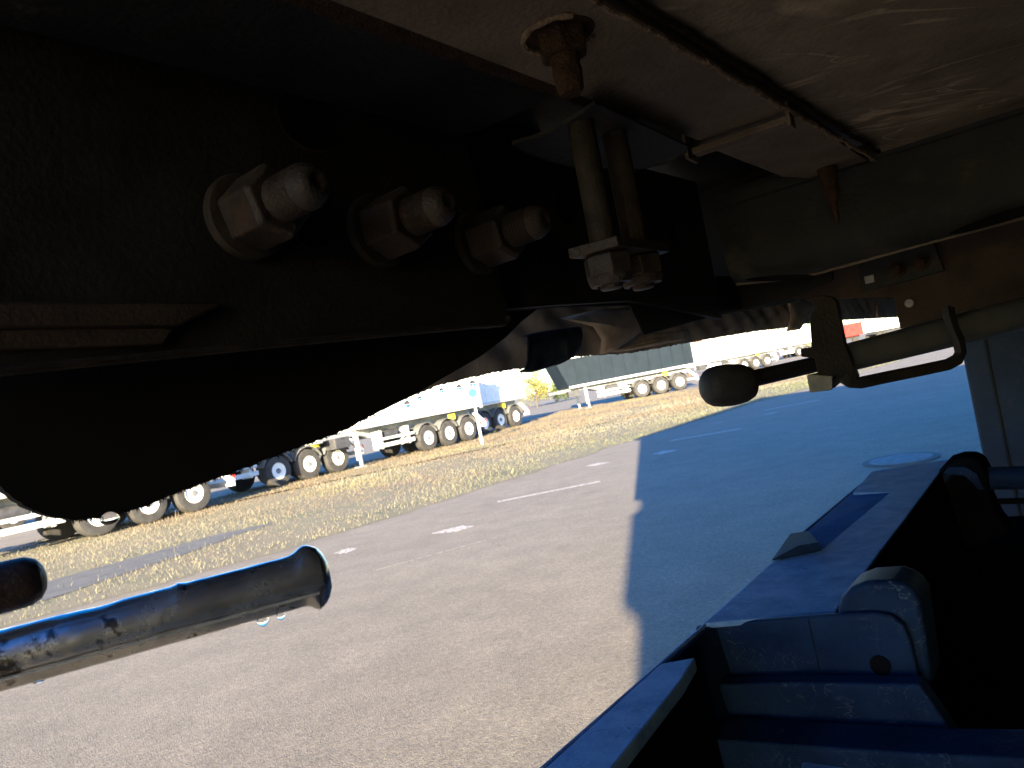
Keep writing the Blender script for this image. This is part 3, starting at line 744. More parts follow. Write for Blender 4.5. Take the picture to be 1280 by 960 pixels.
# black rubber cover hooked over the fabric edge
b = MB(); n = 18; rows = []
cov_b = [(655, 463), (672, 463), (690, 457), (706, 452), (716, 447), (723, 440)]
for i in range(n + 1):
    u = i / n
    x = 654 + 69 * u
    yb = 464 - 2 * u - 22 * u ** 3 + 1.2 * math.sin(u * 9); yt = 418 - 9 * u + (3 * (1 - u) ** 6)
    Pb, Pt = onT(x, yb, -0.63), onT(x, yt, -0.63)
    rows.append([Pt - N * 0.03, Pt + Z * 0.001, Pt + N * 0.005 - Z * 0.0015, Pt.lerp(Pb, 0.35) + N * (0.007 + 0.0015 * math.sin(u * 14)), Pt.lerp(Pb, 0.7) + N * (0.006 + 0.0022 * math.sin(u * 22)), Pb + N * 0.002 + Z * .002, Pb - N * 0.006, Pb - N * 0.03 + Z * 0.005])
m_ = 8
b.add([p for r_ in rows for p in r_], [(i * m_ + k, (i + 1) * m_ + k, (i + 1) * m_ + k + 1, i * m_ + k + 1) for i in range(n) for k in range(m_ - 1)])
cv = b.build('rubber_cover', m_cover, semi, smooth=True, ang=60)
lipp = [rows[0][k] + N * 0.002 for k in (1, 2, 3, 4, 5, 6)]
MB().tube(lipp, 0.0017, 8).build('cover_lip', m_rod, cv, smooth=True)

# ------------------------------------------------------------------ landing gear crank with rubber grip, in its hanger
crank = empty('landing_gear_crank', onD(1120, 440, 1.05)); tag(crank, 'grey crank tube with a black rubber knob resting in its hook hanger', 'crank handle')
def cz_(x, y, d): return onD(x, y, d)
cA, cB = cz_(1052, 449, 0.97), cz_(1420, 356, 1.12)
MB().tube([cA, cA.lerp(cB, 0.3), cA.lerp(cB, 0.6), cB], [0.0178, 0.0205, 0.0228, 0.025], 28).build('crank_tube', m_tube, crank, smooth=True, ang=50)
rA, rB = cz_(925, 477, 0.90), cz_(1030, 453, 0.985)
MB().tube([rA, rB], 0.0103, 22).build('crank_rod', m_strap, crank, smooth=True, ang=50)
kc, kd = cz_(878, 485, 0.89), cz_(941, 478, 0.905)
ax_ = (kd - kc).normalized(); Lk = (kd - kc).length
MB().lathe(kc, ax_, [(0, 0.003), (0.0008, 0.010), (0.003, 0.0155), (0.007, 0.0200), (0.013, 0.0232), (0.022, 0.0246), (Lk * 0.56, 0.0250), (Lk * 0.62, 0.0246), (Lk * 0.82, 0.0225), (Lk * 0.95, 0.0185), (Lk, 0.013)], 36).build('knob', m_rubber, crank, smooth=True, ang=60)
hang = empty('crank_hanger', onD(1035, 420, 0.97) - semi.location, 0, semi)
hpx = [(1006, 374), (1026, 369), (1040, 371), (1046, 378), (1050, 400), (1056, 430), (1072, 470), (1070, 477), (1055, 477), (1050, 468), (1044, 469), (1040, 478), (1038, 488), (1012, 491), (1008, 469), (1022, 466), (1018, 448), (1001, 446), (1000, 436), (1014, 434), (1012, 400), (1014, 392), (1020, 384), (1014, 378)]
MB().prism([onD(x, y, 0.938) for x, y in hpx], A * 0.012).build('hanger_blade', m_strap, hang, bevel=0.0012)
tabp = [onD(x, y, 0.934) for x, y in ((1009, 468), (1040, 470), (1040, 487), (1013, 491))]
MB().prism(tabp, A * 0.003).build('zinc_tab', m_tab, hang, bevel=0.0008)
hk = [(1028, 483, 0.96), (1040, 480, 0.96), (1046, 474, 0.955), (1047, 467, 0.95), (1050, 466, 0.945), (1054, 472, 0.94), (1062, 478, 0.94), (1075, 478.5, 0.942), (1110, 471, 0.95), (1150, 463, 0.96), (1185, 455.5, 0.97), (1197, 449, 0.972), (1201, 440, 0.972), (1198, 425, 0.97), (1191, 410, 0.968), (1187, 396, 0.968), (1185, 384, 0.972)]
hkp = [onD(*h) for h in hk]
MB().tube(hkp, 1.0, flat=(0.0065, 0.0046, ldir.cross(Z).cross(ldir) if False else Fw)).build('hook_strap', m_strap, hang, bevel=0.0008, ang=50)

# ------------------------------------------------------------------ landing leg at right
lg0 = onD(1243, 430, 1.75)
leg = empty('landing_leg', Vector((lg0.x, lg0.y, 0)) - semi.location, 0, semi)
lc = Vector((lg0.x, lg0.y, 0)) + A * 0.04 + N * 0.02
b = MB(); b.box(lc + Z * 0.98, A * 0.06, N * 0.085, Z * 0.86); b.build('outer_tube', m_leg, leg, bevel=0.008, seg=3)
b = MB(); b.box(lc + Z * 0.98 - A * 0.0605 - N * 0.035, A * 0.003, N * 0.003, Z * 0.80); b.build('seam_rib', m_beam, leg, bevel=0.001)
MB().box(lc + Z * 0.11, A * 0.04, N * 0.04, Z * 0.09).build('inner_tube', m_chas, leg, bevel=0.004)
MB().box(lc + Z * 0.012, A * 0.13, N * 0.13, Z * 0.012).build('foot_plate', m_chas, leg, bevel=0.004)

# ------------------------------------------------------------------ moulded plastic box at lower right
box = empty('plastic_tool_box', onZ(1000, 800, -0.6)); tag(box, 'dark moulded plastic box, skylight blue put into its colour, with a long top rail and scuffed end panel', 'plastic box')
zt = -0.25
def bz2(x, y, z=zt): return onZ(x, y, z)
# long rail, top surface with a notch cut from the outer edge
o1 = [(826, 829), (880, 780), (964, 701), (1025, 688), (1112, 615), (1062, 617), (1088, 590), (1186, 574), (1048, 760), (1046, 775), (870, 790)]
tp = [bz2(x, y) for x, y in [(880, 779), (966, 701), (1026, 688), (1113, 615), (1066, 615), (1089, 589), (1187, 574), (1045, 764)]]
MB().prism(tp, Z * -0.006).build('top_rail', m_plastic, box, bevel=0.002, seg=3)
# outer wall below the rail (and its thin pale lip)
ow = [T(0.36, -0.345, zt - 0.004), T(0.88, -0.351, zt - 0.004), onZ(999, 671, zt - 0.009), onZ(1065, 615.5, zt - 0.009), T(1.42, -0.36, zt - 0.004)]
b = MB()
for i in range(len(ow) - 1):
    p, q = ow[i], ow[i + 1]
    b.prism([p, q, q - Z * 0.20 + N * 0.03, p - Z * 0.2 + N * 0.03], N * 0.006)
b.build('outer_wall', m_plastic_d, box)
MB().tube([w + N * 0.001 + Z * 0.001 for w in ow], 0.0022, 8).build('rim_bead', m_plastic, box, smooth=True)
m_notch = mat('shaded_recess_plastic', (0.010, 0.05, 0.14), (0.018, 0.075, 0.19), rough=0.8, spec=0.02, scale=20)  # blue shade of the notch put into its colour
# notch facets: a V groove between the outer edge and the top
nA, nB, nC, nD, nE = bz2(1066, 615.5, zt - 0.006), bz2(1113, 615.5, zt - .001), bz2(1049, 687, zt - 0.006), bz2(1027, 689, zt - 0.007), bz2(1000, 672, zt - 0.006)
b = MB(); b.add([nA, nB, nC, nD, nE], [(0, 1, 2, 3, 4)]); b.build('notch_floor', m_notch, box)
b = MB(); b.add([nB + Z * .0002, bz2(1026, 688), nD, nC], [(0, 1, 2, 3)]); b.build('notch_wall', m_plastic, box)
# small block beside the notch
q = [bz2(x, y, zt + 0.001) for x, y in ((965, 701), (1000, 694), (1026, 688), (1014, 676), (990, 677))]
b = MB(); tpq = [q[0] + Z * 0.0015, q[1] + Z * 0.012, q[2] + Z * 0.010, q[3] + Z * 0.013, q[4] + Z * 0.011]
b.add(q + tpq, [(0, 1, 2, 3, 4), (5, 6, 7, 8, 9)] + [(i, (i + 1) % 5, 5 + (i + 1) % 5, 5 + i) for i in range(5)]); b.build('latch_block', m_plastic_d, box, bevel=0.001)
# inner vertical face of the rail
iw = [bz2(1046, 763, zt - 0.001), bz2(1186, 574.5, zt - 0.001)]
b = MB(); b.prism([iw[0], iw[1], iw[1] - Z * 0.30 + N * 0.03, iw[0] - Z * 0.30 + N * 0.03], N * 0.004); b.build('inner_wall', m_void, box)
# end face with round shoulder
sE = 0.685
ef = [onS(x, y, sE) for x, y in ((872, 782), (1040, 772), (1095, 767), (1118, 772), (1134, 786), (1141, 810), (1150, 852), (1168, 1000), (1000, 1000), (800, 1000), (800, 860), (884, 852), (850, 800))]
ef = [onS(x, y, sE) for x, y in ((868, 784), (960, 775), (1040, 769), (1092, 766), (1114, 770), (1130, 782), (1139, 805), (1150, 852), (1160, 900), (886, 900), (884, 852))]
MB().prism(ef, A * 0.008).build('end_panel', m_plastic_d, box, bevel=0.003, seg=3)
b = MB(); p, q = onS(880, 851, sE - 0.003), onS(968, 850, sE - 0.003); b.box((p + q) / 2, (q - p) / 2, A * 0.002, Z * 0.0012); b.build('panel_slit', m_void, box)
b = MB(); p, q = onS(1009, 772, sE - 0.001), onS(1027, 851, sE - 0.001); b.tube([p, q], 0.0009, 6); b.build('mould_line', m_plastic_d, box)
q = onS(1100, 832, sE - 0.002); MB().lathe(q, A, [(0, 0.0085), (0.004, 0.008)], 20).build('screw_hole', m_void, box)
# lower panel and bottom ledge
b = MB(); lpn = [onS(x, y, 0.655) for x, y in ((878, 856), (1000, 853), (1150, 856), (1200, 930), (1420, 960), (1420, 1010), (760, 1010), (800, 940))]
b.prism(lpn, A * 0.02); b.build('lower_panel', m_plastic_d, box, bevel=0.003)
b = MB(); lpn = [onS(x, y, 0.60) for x, y in ((860, 922), (1000, 932), (1160, 943), (1420, 952), (1420, 1020), (860, 1020))]
b.prism(lpn, A * 0.045); b.build('bottom_ledge', m_plastic_d, box, bevel=0.003)
b = MB(); lpn = [onZ(x, y, -0.335) for x, y in ((1001, 936), (1160, 946), (1420, 960), (1420, 1100), (1000, 1100))]
b.prism(lpn, Z * -0.01); b.build('step_ledge', m_plastic, box, bevel=0.003)
# near stub of the rail with sloping facets
s0 = [bz2(x, y, zt) for x, y in ((672, 968), (826, 829), (869, 821), (852, 850), (758, 968), (700, 1040), (600, 1040))]
MB().prism(s0, Z * -0.012).build('rail_stub', m_plastic, box, bevel=0.002)
b = MB(); st_ = [bz2(869, 822, zt - .002), bz2(758, 968, zt - .002), bz2(700, 1040, zt - .002)]
lo_ = [p - Z * 0.16 + N * 0.012 for p in st_]
b.add(st_ + lo_, [(0, 1, 4, 3), (1, 2, 5, 4)]); b.build('stub_wall', m_void, box)
b = MB(); p0 = bz2(869, 822, zt - .002); p1 = onS(884, 852, sE)
b.add([p0, onS(869, 790, sE), onS(900, 980, sE), p0 - Z * 0.2], [(0, 1, 2, 3)]); b.build('stub_cheek', m_void, box)
# sunken dark floor between stub and panel
b = MB(); b.prism([T(0.2, -0.33, -0.42), T(0.70, -0.33, -0.42), T(0.70, 0.5, -0.42), T(0.2, 0.5, -0.42)], Z * -0.01); b.build('inner_floor', m_void, box)
# rounded post behind the end panel
pc = bz2(1103, 752, -0.235)
b = MB(); pr = []
for k in range(14):
    an = math.pi * k / 13; pr.append((math.cos(an), math.sin(an)))
pA, pB_ = onS(1046, 764, 0.70), onS(1150, 790, 0.70)
capp = [onS(x, y, 0.695) for x, y in ((1046, 764), (1050, 748), (1062, 735), (1080, 728), (1115, 726), (1138, 734), (1150, 750), (1156, 790), (1166, 860), (1100, 860), (1046, 800))]
MB().prism(capp, A * 0.05).build('corner_post', m_plastic_d, box, bevel=0.006, seg=4)
# dark bulk of the box on the right, with faint ribs
b = MB(); blk = [T(0.70, -0.26, -0.40), T(1.70, -0.27, -0.40), T(1.70, 1.1, -0.40), T(0.70, 1.1, -0.40)]
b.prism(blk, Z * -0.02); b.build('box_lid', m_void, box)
for k in range(16):
    s_ = 0.78 + k * 0.052
    MB().box(T(s_, 0.47, -0.397), A * 0.008, N * 0.58, Z * 0.004).build('lid_rib', m_void, box, bevel=0.001)
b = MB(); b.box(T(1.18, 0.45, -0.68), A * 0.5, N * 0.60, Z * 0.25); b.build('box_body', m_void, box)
# cap at the far end and the round bar leaving it
cpx = [(1166, 601), (1172, 590), (1184, 577), (1200, 572), (1218, 572), (1228, 580), (1234, 592), (1238, 625), (1250, 650), (1266, 668), (1200, 690), (1150, 650)]
MB().prism([onS(x, y, 1.40) for x, y in cpx], A * 0.07).build('end_cap', m_void, box, bevel=0.010, seg=4)
cap2 = [onS(x, y, 1.392) for x, y in ((1176, 596), (1186, 584), (1206, 583), (1222, 592), (1230, 612), (1222, 612), (1206, 595), (1190, 594), (1180, 606))]
MB().prism(cap2, A * 0.02).build('cap_ridge', m_plastic_d, box, bevel=0.002)
bA, bB = onS(1225, 598, 1.43), onS(1460, 594, 1.43)
MB().tube([bA, bB], 0.0185, 24).build('cross_bar', m_plastic_d, box, smooth=True, ang=50)
bA, bB = onS(1240, 627, 1.44), onS(1460, 622, 1.44)
MB().tube([bA, bB], 1.0, flat=(0.004, 0.004, Z)).build('lower_bar', m_void, box)

# ------------------------------------------------------------------ tube at left with dew on it
tb = empty('steel_tube', onD(200, 790, 0.45)); tag(tb, 'shiny galvanised tube with a flared open end and hanging water drops, lower left', 'steel tube')
P0, P1 = onD(-90, 850, 0.40), onD(411, 716, 0.47)
dT = (P1 - P0); LT = dT.length; dT.normalize()
upT = (Z - dT * Z.dot(dT)).normalized(); sdT = dT.cross(upT)
prof_n = 40; rings = []; stations = 90
for i in range(stations + 1):
    u = i / stations; q = P0 + dT * LT * u
    x_ = u * LT; e = max(0, (u - 0.86) / 0.14)
    rad_ = 0.0160
    ring = []
    for k in range(prof_n):
        an = 2 * math.pi * k / prof_n
        cu, cs = math.cos(an), math.sin(an)      # cu up, cs side
        r_ = rad_ * (1 + 0.010 * wob(x_ * 4 + k * 0.01))
        # crease low on the camera side and flattened underside
        up_ = cu * r_; si_ = cs * r_
        if -0.88 < cu < -0.22:      # pressed flat between two creases
            a0_, a1_ = math.acos(-0.22), math.acos(-0.88); w_0 = (math.acos(cu) - a0_) / (a1_ - a0_); sg_ = 1 if cs > 0 else -1
            up_ = r_ * (-0.22 * (1 - w_0) - 0.88 * w_0); si_ = sg_ * r_ * (math.sin(a0_) * (1 - w_0) + math.sin(a1_) * w_0)
        up_ += (0.0034 * math.exp(-((u - 0.945) / 0.03) ** 2)) * max(0, cu) * 1.3     # lump on top
        up_ -= (0.0045 * math.exp(-((u - 0.955) / 0.02) ** 2)) * max(0, -cu)          # lip below
        up_ += 0.0011 * math.exp(-((u - 0.60) / 0.012) ** 2) * max(0, cu) - 0.0009 * math.exp(-((u - 0.40) / 0.05) ** 2) * max(0, cu)
        taper = 1.0 if u < 0.975 else 1 - ((u - 0.975) / 0.025) ** 2 * 0.42
        ring.append(q + upT * up_ * taper + sdT * si_ * taper)
    rings.append(ring)
b = MB(); vv = [p for r_ in rings for p in r_]; m_ = prof_n
b.add(vv, [(i * m_ + k, i * m_ + (k + 1) % m_, (i + 1) * m_ + (k + 1) % m_, (i + 1) * m_ + k) for i in range(stations) for k in range(m_)] + [tuple(range(m_)), tuple(stations * m_ + k for k in range(m_))])
b.build('tube_wall', m_galv, tb, smooth=True, ang=22)
MB().tube([P0 + dT * LT * u - upT * (0.0076) + sdT * 0.0143 for u in [0.02 + 0.94 * k / 30 for k in range(31)]], [0.0007 + 0.0004 * abs(wob(k * .7)) for k in range(31)], 6).build('weld_seam', m_tab, tb, smooth=True)
# dark round bar end at far left
bar = empty('round_bar', onD(0, 735, 0.42)); tag(bar, 'dark rusty round bar end poking in at the left edge', 'round bar')
e0, e1 = onD(32, 727, 0.42), onD(-260, 800, 0.36)
ax_ = (e1 - e0).normalized()
MB().lathe(e0 - ax_ * 0.010, ax_, [(0, 0.003), (0.001, 0.007), (0.004, 0.0112), (0.009, 0.0135), (0.015, 0.0138), ((e1 - e0).length, 0.0138)], 32).build('bar_end', mat('rust_black_bar', (0.012, 0.008, 0.007), (0.026, 0.016, 0.012), spec=0.3, rough=0.5, scale=120, c3=(0.06, 0.03, 0.016), s3=200, t3=(0.66, 0.72), bump=0.3, bscale=400), bar, smooth=True, ang=60)

# ------------------------------------------------------------------ water drops
def drop(x, y, d, r_, label, squash=1.25):
    c = onD(x, y, d); bm = bmesh.new(); bmesh.ops.create_uvsphere(bm, u_segments=20, v_segments=14, radius=r_)
    for v in bm.verts:
        v.co.z *= squash
        if v.co.z > 0: v.co.x *= 1 - 0.25 * v.co.z / (r_ * squash); v.co.y *= 1 - 0.25 * v.co.z / (r_ * squash)
    me = bpy.data.meshes.new('water_drop'); bm.to_mesh(me); bm.free(); me.materials.append(m_glass); me.shade_smooth()
    o = bpy.data.objects.new('water_drop', me); o.location = c; col.objects.link(o)
    tag(o, label, 'water drop', 'water drops hanging from the metal')
drop(328, 774, 0.452, 0.0035, 'clear drop hanging lowest under the flared tube end')
drop(351, 768, 0.456, 0.0027, 'small clear drop right beside the flared lip of the tube')
drop(48, 848, 0.415, 0.0036, 'clear drop under the tube near the left picture edge', 0.8)
def dT_(x, y): 
    r = ray(x, y); return (TSK - 0.003) / r.dot(N)
for (x, y, r_, lb) in ((509, 505, 0.0085, 'blue looking drop at the lower left start of the beige skirt'), (552, 488, 0.0065, 'small drop on the skirt edge between two larger blue ones'), (591, 479, 0.0085, 'blue drop on the skirt edge just above the sign post'), (574, 484, 0.0075, 'dull drop on the skirt edge left of the sign post'), (525, 498, 0.006, 'tiny dark drop on the thin end of the skirt edge')):
    drop(x, y, dT_(x, y), r_ * 0.5, lb, 1.0)
drop(137, 648, 0.47, 0.0058, 'blue drop under the lowest corner of the black skirt', 0.7)

# ------------------------------------------------------------------ unseen trailer added behind the camera for the shade it casts
NBS = -4.85
nb_ = empty('shadow_trailer', T(NBS, 2.2, -CAM_H)); tag(nb_, 'unseen tall box trailer added behind the camera to cast the long shadow', 'trailer')
b = MB(); b.box(T(NBS + 8.1, 3.45, 0.58), A * 8.1, N * 1.25, Z * 1.92); b.build('box_body', m_navy, nb_)
b = MB(); pts = []; rad = []
for i in range(40):
    z_ = -0.9 + i * 0.085; pts.append(T(NBS, 2.25, z_)); rad.append(0.05 + 0.022 * math.sin(z_ * 4.0) + 0.015 * wob(z_ * 0.16, 1))
b.tube(pts, [abs(r_) for r_ in rad], 10).build('shadow_edge_roll', m_tarpd, nb_, smooth=True)  # added roll that makes the cast shadow edge wavy
b = MB(); b.tube([T(NBS + 0.1, 2.3, 1.0), T(NBS + .08, 2.3, 1.1), T(NBS + .08, 2.3, 1.9), T(NBS + .1, 2.3, 2.0)], [0.12, 0.24, 0.24, 0.12], 16).build('shade_bundle', m_tarpd, nb_, smooth=True)  # added lump that keeps sun off the left side plate
b = MB(); b.box(T(3.4, 3.45, -1.0), A * 7.8, N * 0.5, Z * 0.12); b.build('chassis', m_dark, nb_)

# ------------------------------------------------------------------ tipper trailers
def wheel(parent, x, y):
    o = Vector((x, y, 0.535)); sg = -1 if y < 0 else 1
    w = MB().lathe(o, (0, sg, 0), [(-0.19, 0.33), (-0.19, 0.50), (-0.15, 0.53), (0.12, 0.535), (0.17, 0.50), (0.185, 0.40), (0.178, 0.28), (0.10, 0.27), (0.05, 0.05)], 32)
    ty = w.build('wheel', m_tyre, parent, smooth=True, ang=40)
    MB().lathe(o, (0, sg, 0), [(0.08, 0.285), (0.176, 0.285), (0.180, 0.268), (0.145, 0.25), (0.13, 0.20), (0.145, 0.12)], 28).build('rim', m_rim, ty, smooth=True, ang=30)
    MB().lathe(o, (0, sg, 0), [(0.12, 0.105), (0.15, 0.095), (0.18, 0.08), (0.185, 0.03)], 16).build('hub', m_hub, ty, smooth=True, ang=30)
    return ty
def make_tipper():
    r0 = empty('tipper_trailer', (0, 0, 0))
    # tub: hollow, slanting front, ribs
    x0b, x1b, zb_, zt_ = -6.1, 1.15, 1.42, 3.25
    def tub(inset):
        return [(x0b + inset, zb_ + inset), (x1b - .1 - inset, zb_ + inset), (x1b + 0.12 - inset, zt_), (x0b - 0.55 + inset, zt_)]
    P = tub(0); b = MB()
    for sg in (-1, 1):
        b.prism([(x, sg * 1.24, z) for x, z in P], (0, -sg * 0.05, 0))
    b.bb(x0b, x1b - .1, -1.19, 1.19, zb_, zb_ + 0.06)
    b.prism([(x0b, -1.19, zb_), (x0b + .05, -1.19, zb_), (x0b - .5, -1.19, zt_), (x0b - .55, -1.19, zt_)], (0, 2.38, 0))
    b.prism([(x1b - .15, -1.19, zb_), (x1b - .1, -1.19, zb_), (x1b + .12, -1.19, zt_), (x1b + .07, -1.19, zt_)], (0, 2.38, 0))
    body = b.build('tub_body', m_white, r0)
    b = MB()
    for sg in (-1, 1):
        b.bb(x0b - 0.6, x1b + 0.2, sg * 1.27 - .04, sg * 1.27 + .04, zt_ - 0.06, zt_ + 0.07)
        b.bb(x0b, x1b - .12, sg * 1.26 - .025, sg * 1.26 + .025, zb_ - .02, zb_ + 0.10)
    b.build('rail', m_chasw, body)
    for k in range(10):
        x = x0b + 0.5 + k * 0.68
        for sg in (-1, 1): MB().bb(x - 0.03, x + 0.03, sg * 1.25 - .025, sg * 1.25 + .025, zb_ + 0.10, zt_ - 0.06).build('side_rib', m_white, body)
    MB().bb(x1b - 0.16, x1b + 0.02, -1.29, -1.245, zb_ - 0.1, zt_ - 0.1).build('tailgate_post', m_chas, body)
    # roll tarp on top
    MB().lathe((x0b - .4, -1.2, zt_ + 0.12), (1, 0, 0), [(0, 0.07), (7.6, 0.07)], 12).build('tarp_roll', m_tarpd, r0, smooth=True)
    # chassis
    b = MB()
    for sg in (-1, 1): b.prism([(-8.0, sg * .55, 1.36), (0.9, sg * .55, 1.36), (0.9, sg * .55, 1.05), (-5.2, sg * .55, 0.98), (-6.0, sg * .55, 1.2), (-8.0, sg * .55, 1.2)], (0, sg * 0.1, 0))
    for k in range(6): b.bb(-7.5 + k * 1.5, -7.4 + k * 1.5, -0.55, 0.55, 1.22, 1.32)
    b.bb(-8.05, -7.9, -1.1, 1.1, 1.18, 1.36)
    b.build('chassis', m_chas, r0)
    # side guard rails, tanks, boxes
    b = MB(); b.bb(-5.6, -3.4, -1.22, -1.17, 0.55, 0.70); b.bb(-5.6, -3.4, -1.22, -1.17, 0.82, 0.92); b.bb(-5.2, -5.1, -1.17, -.7, 0.5, 1.2); b.bb(-3.7, -3.6, -1.17, -.7, 0.5, 1.2)
    b.build('side_guard', m_chasw, r0)
    MB().lathe((-4.9, -0.85, 1.0), (1, 0, 0), [(0, 0.12), (0.05, 0.2), (0.8, 0.2), (0.85, 0.12)], 16).build('air_tank', m_dark, r0, smooth=True)
    MB().bb(-7.4, -6.7, -1.15, -.6, 0.85, 1.25).build('tool_locker', m_dark, r0, bevel=0.02)
    for sg in (-1, 1):
        l = MB().bb(-6.3, -6.16, sg * .95 - .07, sg * .95 + .07, 0.28, 1.3).build('landing_leg', m_chasw, r0)
        MB().bb(-6.22, -6.24 + .12, sg * .95 - .05, sg * .95 + .05, 0.03, 0.3).build('leg_foot', m_chas, l)
        MB().bb(-6.4, -6.05, sg * .95 - .15, sg * .95 + .15, 0.0, 0.035).build('foot_plate', m_chas, l)
    # white slanting strut behind the last axle, under-run bar and lamps
    for sg in (-1, 1):
        MB().prism([(0.62, sg * 1.14, 1.15), (0.82, sg * 1.14, 1.18), (1.42, sg * 1.14, 0.66), (1.30, sg * 1.14, 0.55)], (0, -sg * 0.12, 0)).build('tail_strut', m_rim, r0, bevel=0.01)
    MB().bb(1.25, 1.37, -1.15, 1.15, 0.48, 0.62).build('underrun_bar', m_chasw, r0)
    for sg in (-1, 1): MB().bb(1.37, 1.41, sg * .95 - .2, sg * .95 + .2, 0.66, 0.80).build('tail_lamp', m_lens, r0)
    MB().bb(-1.02, -0.72, -1.22, -1.05, 1.06, 1.30).build('yellow_tag_plate', m_yellow, r0, bevel=0.02)
    for x in (0, -1.31, -2.62):
        for y in (-1.06, 1.06): wheel(r0, x, y)
        MB().lathe((x, -0.95, 0.535), (0, 1, 0), [(0, 0.07), (1.9, 0.07)], 10).build('axle', m_dark, r0, smooth=True)
        for sg in (-1, 1):      # half-round mudguard
            b = MB(); n = 12; up, dn = [], []
            for k in range(n + 1):
                an = R(20) + R(140) * k / n
                up.append((x + 0.64 * math.cos(an), sg * 1.25, 0.535 + 0.64 * math.sin(an))); dn.append((x + 0.61 * math.cos(an), sg * 1.25, 0.535 + 0.61 * math.sin(an)))
            b.prism(up + dn[::-1], (0, -sg * 0.40, 0)); b.build('mudguard', m_mud, r0)
    return r0
proto = make_tipper()
def place(o, contact, head, dx=0.0):
    # contact: where the near wheel at local x = dx touches the ground
    rz = math.pi / 2 - head
    X_ = Vector((math.sin(head), math.cos(head), 0)); Y_ = Vector((-math.cos(head), math.sin(head), 0))
    o.rotation_euler = (0, 0, rz); o.location = contact - X_ * dx + Y_ * 1.15
def recolor(o, m_body, names=('tub_body', 'side_rib')):
    stack = [o]
    done = {}
    while stack:
        c = stack.pop(); stack += list(c.children)
        if c.type == 'MESH' and c.name.split('.')[0] in names:
            if c.data.name not in done:
                me = c.data.copy(); me.materials[0] = m_body; done[c.data.name] = me
            c.data = done[c.data.name]
spots = [
 ((245, 640), 36, 0.0, None, 'white tipper trailer, mostly hidden behind the lowest corner of the black skirt'),
 ((424, 590), 36, 0.0, None, 'white tipper trailer with one wheel in blue shade beside two sunlit ones'),
 ((563, 557), 36, -1.31, None, 'white tipper trailer with a slim white sign post standing before its last wheel'),
 ((646, 533), 36, 0.0, None, 'white tipper trailer whose shaded tail sticks out past the one with the sign post'),
 ((828, 492), 76, -1.31, m_navy, 'dark slate tipper trailer on a white chassis across the lane'),
 ((946, 461), 66, -1.31, None, 'white tipper trailer parked behind the crank knob beyond the dark tipper'),
 ((1010, 443), 66, -1.31, None, 'farthest white tipper trailer, half covered by the crank hanger'),
 ((18, 662), 36, 0.0, None, 'white tipper trailer at the left picture edge beyond the far lane'),
]
for i, (pp, hd, dx, mb_, lb) in enumerate(spots):
    o = proto if i == 0 else copy_tree(proto)
    place(o, G(*pp), R(hd), dx)
    tag(o, lb, 'trailer', 'tipper trailers parked in rows beyond the verge')
    if mb_:
        recolor(o, mb_)
        for ch in o.children:
            if ch.name.startswith(('tub_body', 'tarp_roll')): ch.scale.x = 1.2

# red container and more far vehicles
def container(px, py, d_len, m_, label, cat, head=66, h=2.4, zoff=1.2):
    p = G(px, py); e = empty('truck_container', p, math.pi / 2 - R(head)); 
    def loc(name, x0, x1, y0, y1, z0, z1, mm):
        me = MB(); me.bb(x0, x1, y0, y1, z0, z1)
        o = me.build(name, mm, None); o.parent = e; return o
    bd = loc('container_box', 0, d_len, 0, 2.4, zoff, zoff + h, m_)
    for k in range(int(d_len / 0.4)): 
        r_ = loc('side_rib', 0.1 + k * 0.4, 0.25 + k * 0.4, -0.03, -0.001, zoff + 0.1, zoff + h - 0.1, m_)
    loc('chassis', 0.2, d_len - 0.2, 0.5, 1.9, 0.8, zoff - 0.005, m_dark)
    for x in (0.8, 1.9, d_len - 1.5):
        for y in (0.15, 2.25):
            w = MB().lathe((x, y - .15, 0.5), (0, 1, 0), [(0, 0.35), (0.02, 0.5), (0.28, 0.5), (0.3, 0.35)], 20).build('wheel', m_tyre, None, smooth=True); w.parent = e
    tag(e, label, cat); return e
container(1042, 437, 5.5, m_red, 'small red container on wheels seen past the crank hanger', 'container', h=1.55)
container(1096, 424, 14.0, m_white, 'long white box container truck glimpsed above the crank tube', 'container', head=70, h=2.2)

# sign post with blue disc, short bollard
sp = G(603, 556)
se = empty('sign_post', sp); tag(se, 'slim pale post with a small blue disc standing on the verge', 'sign post')
MB().lathe(sp, Z, [(0, 0.055), (1.98, 0.05)], 14).build('post', m_post, se, smooth=True)
MB().lathe(sp + Z * 1.95 - Vector((0, 0.06, 0)), (0.3, -1, 0), [(0, 0.17), (0.02, 0.17)], 24).build('disc', m_blue, se)
bp_ = G(58, 669)
bo_ = MB().lathe(bp_, Z, [(0, 0.09), (0.50, 0.09), (0.56, 0.06)], 14).build('bollard', m_dark, smooth=True); tag(bo_, 'short dark bollard at the far lane edge, left', 'bollard')

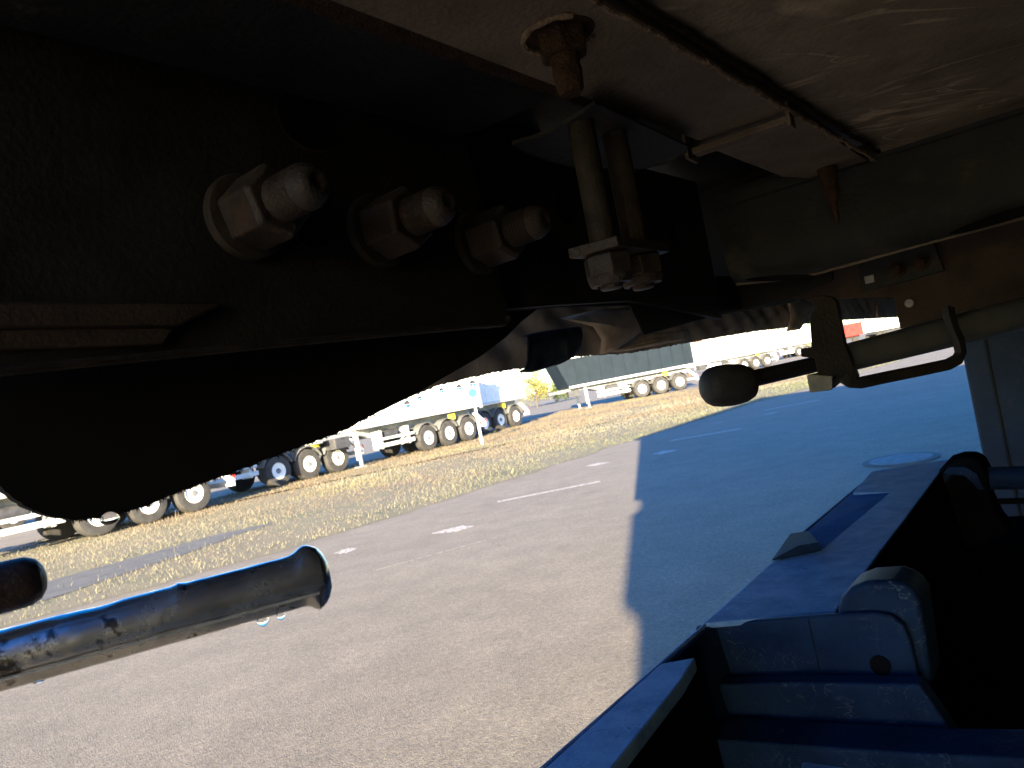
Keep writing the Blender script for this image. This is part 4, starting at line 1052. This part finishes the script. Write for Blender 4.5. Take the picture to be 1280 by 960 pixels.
# ------------------------------------------------------------------ shrubs and trees behind
def tree(name, p, h, rad_, m_l, label, cat, n_leaf=2600, trunk=True, zc=None):
    e = empty(name, p)
    b = MB(); top = p + Z * h * 0.75
    b.tube([p, p.lerp(top, 0.5) + Vector((0.1, 0, 0)), top], [0.05 * h * 0.5, 0.035 * h * 0.5, 0.01], 9)
    for k in range(9):
        an = random.uniform(0, 6.28); q = p + Z * h * random.uniform(0.25, 0.6)
        b.tube([q, q + Vector((math.cos(an) * rad_ * .4, math.sin(an) * rad_ * .4, h * .12)), q + Vector((math.cos(an) * rad_ * .8, math.sin(an) * rad_ * .8, h * .25))], [0.012 * h, 0.008 * h, 0.002 * h], 6)
    b.build('trunk', m_bark, e, smooth=True)
    cl = [(Vector((random.gauss(0, .45) * rad_, random.gauss(0, .45) * rad_, h * random.uniform(.2, .9))), random.uniform(.25, .5) * rad_) for _ in range(22)]
    vv, ff = [], []
    for k in range(n_leaf):
        c, r_ = random.choice(cl); d = Vector((random.gauss(0, 1), random.gauss(0, 1), random.gauss(0, 1))).normalized() * r_ * random.uniform(.5, 1)
        q = p + c + d; q.z = max(q.z, 0.05); s_ = random.uniform(.05, .12)
        a_ = Vector((random.gauss(0, 1), random.gauss(0, 1), random.gauss(0, 1))).normalized(); b2 = a_.orthogonal().normalized()
        i0 = len(vv); vv += [q - a_ * s_, q + b2 * s_ * .5, q + a_ * s_, q - b2 * s_ * .5]; ff.append((i0, i0 + 1, i0 + 2, i0 + 3))
    MB().add(vv, ff).build('crown', m_l, e, fix=False)
    tag(e, label, cat)
tree('shrub', G(672, 509), 4.2, 2.4, m_leaf, 'yellow green shrub between the shaded trailer tail and the dark tipper', 'shrub')
tree('shrub', G(697, 503), 2.6, 1.6, m_leaf2, 'darker green shrub just left of the dark tipper front', 'shrub')
tree('autumn_tree', G(672, 499), 6, 3.2, m_leaf, 'yellow autumn tree farther back behind the two shrubs', 'tree')
tree('autumn_tree', Vector((22, 95, 0)), 9, 4, m_leaf2, 'green tree standing far behind the dark tipper', 'tree')
tree('autumn_tree', Vector((40, 120, 0)), 9, 4, m_leaf, 'distant yellowing tree behind the white tippers at right', 'tree')
# low building with orange roof
hb = empty('house', Vector((44, 150, 0))); tag(hb, 'low distant house with an orange roof behind the tippers', 'house')
MB().box(Vector((44, 150, 2.0)), (6, 0, 0), (0, 4, 0), (0, 0, 2.0)).build('wall', m_chasw, hb)
MB().prism([(37.5, 145.6, 4.0), (50.5, 145.6, 4.0), (50.5, 150, 6.6), (37.5, 150, 6.6)], (0, 0, 0.15)).build('roof', m_orange, hb)
MB().prism([(37.5, 154.4, 4.0), (50.5, 154.4, 4.0), (50.5, 150.01, 6.6), (37.5, 150.01, 6.6)], (0, 0, 0.15)).build('roof', m_orange, hb)
for k in range(3): MB().box(Vector((40.5 + k * 3.4, 145.98, 2.2)), (0.6, 0, 0), (0, 0.05, 0), (0, 0, 0.7)).build('window', m_dark, hb)
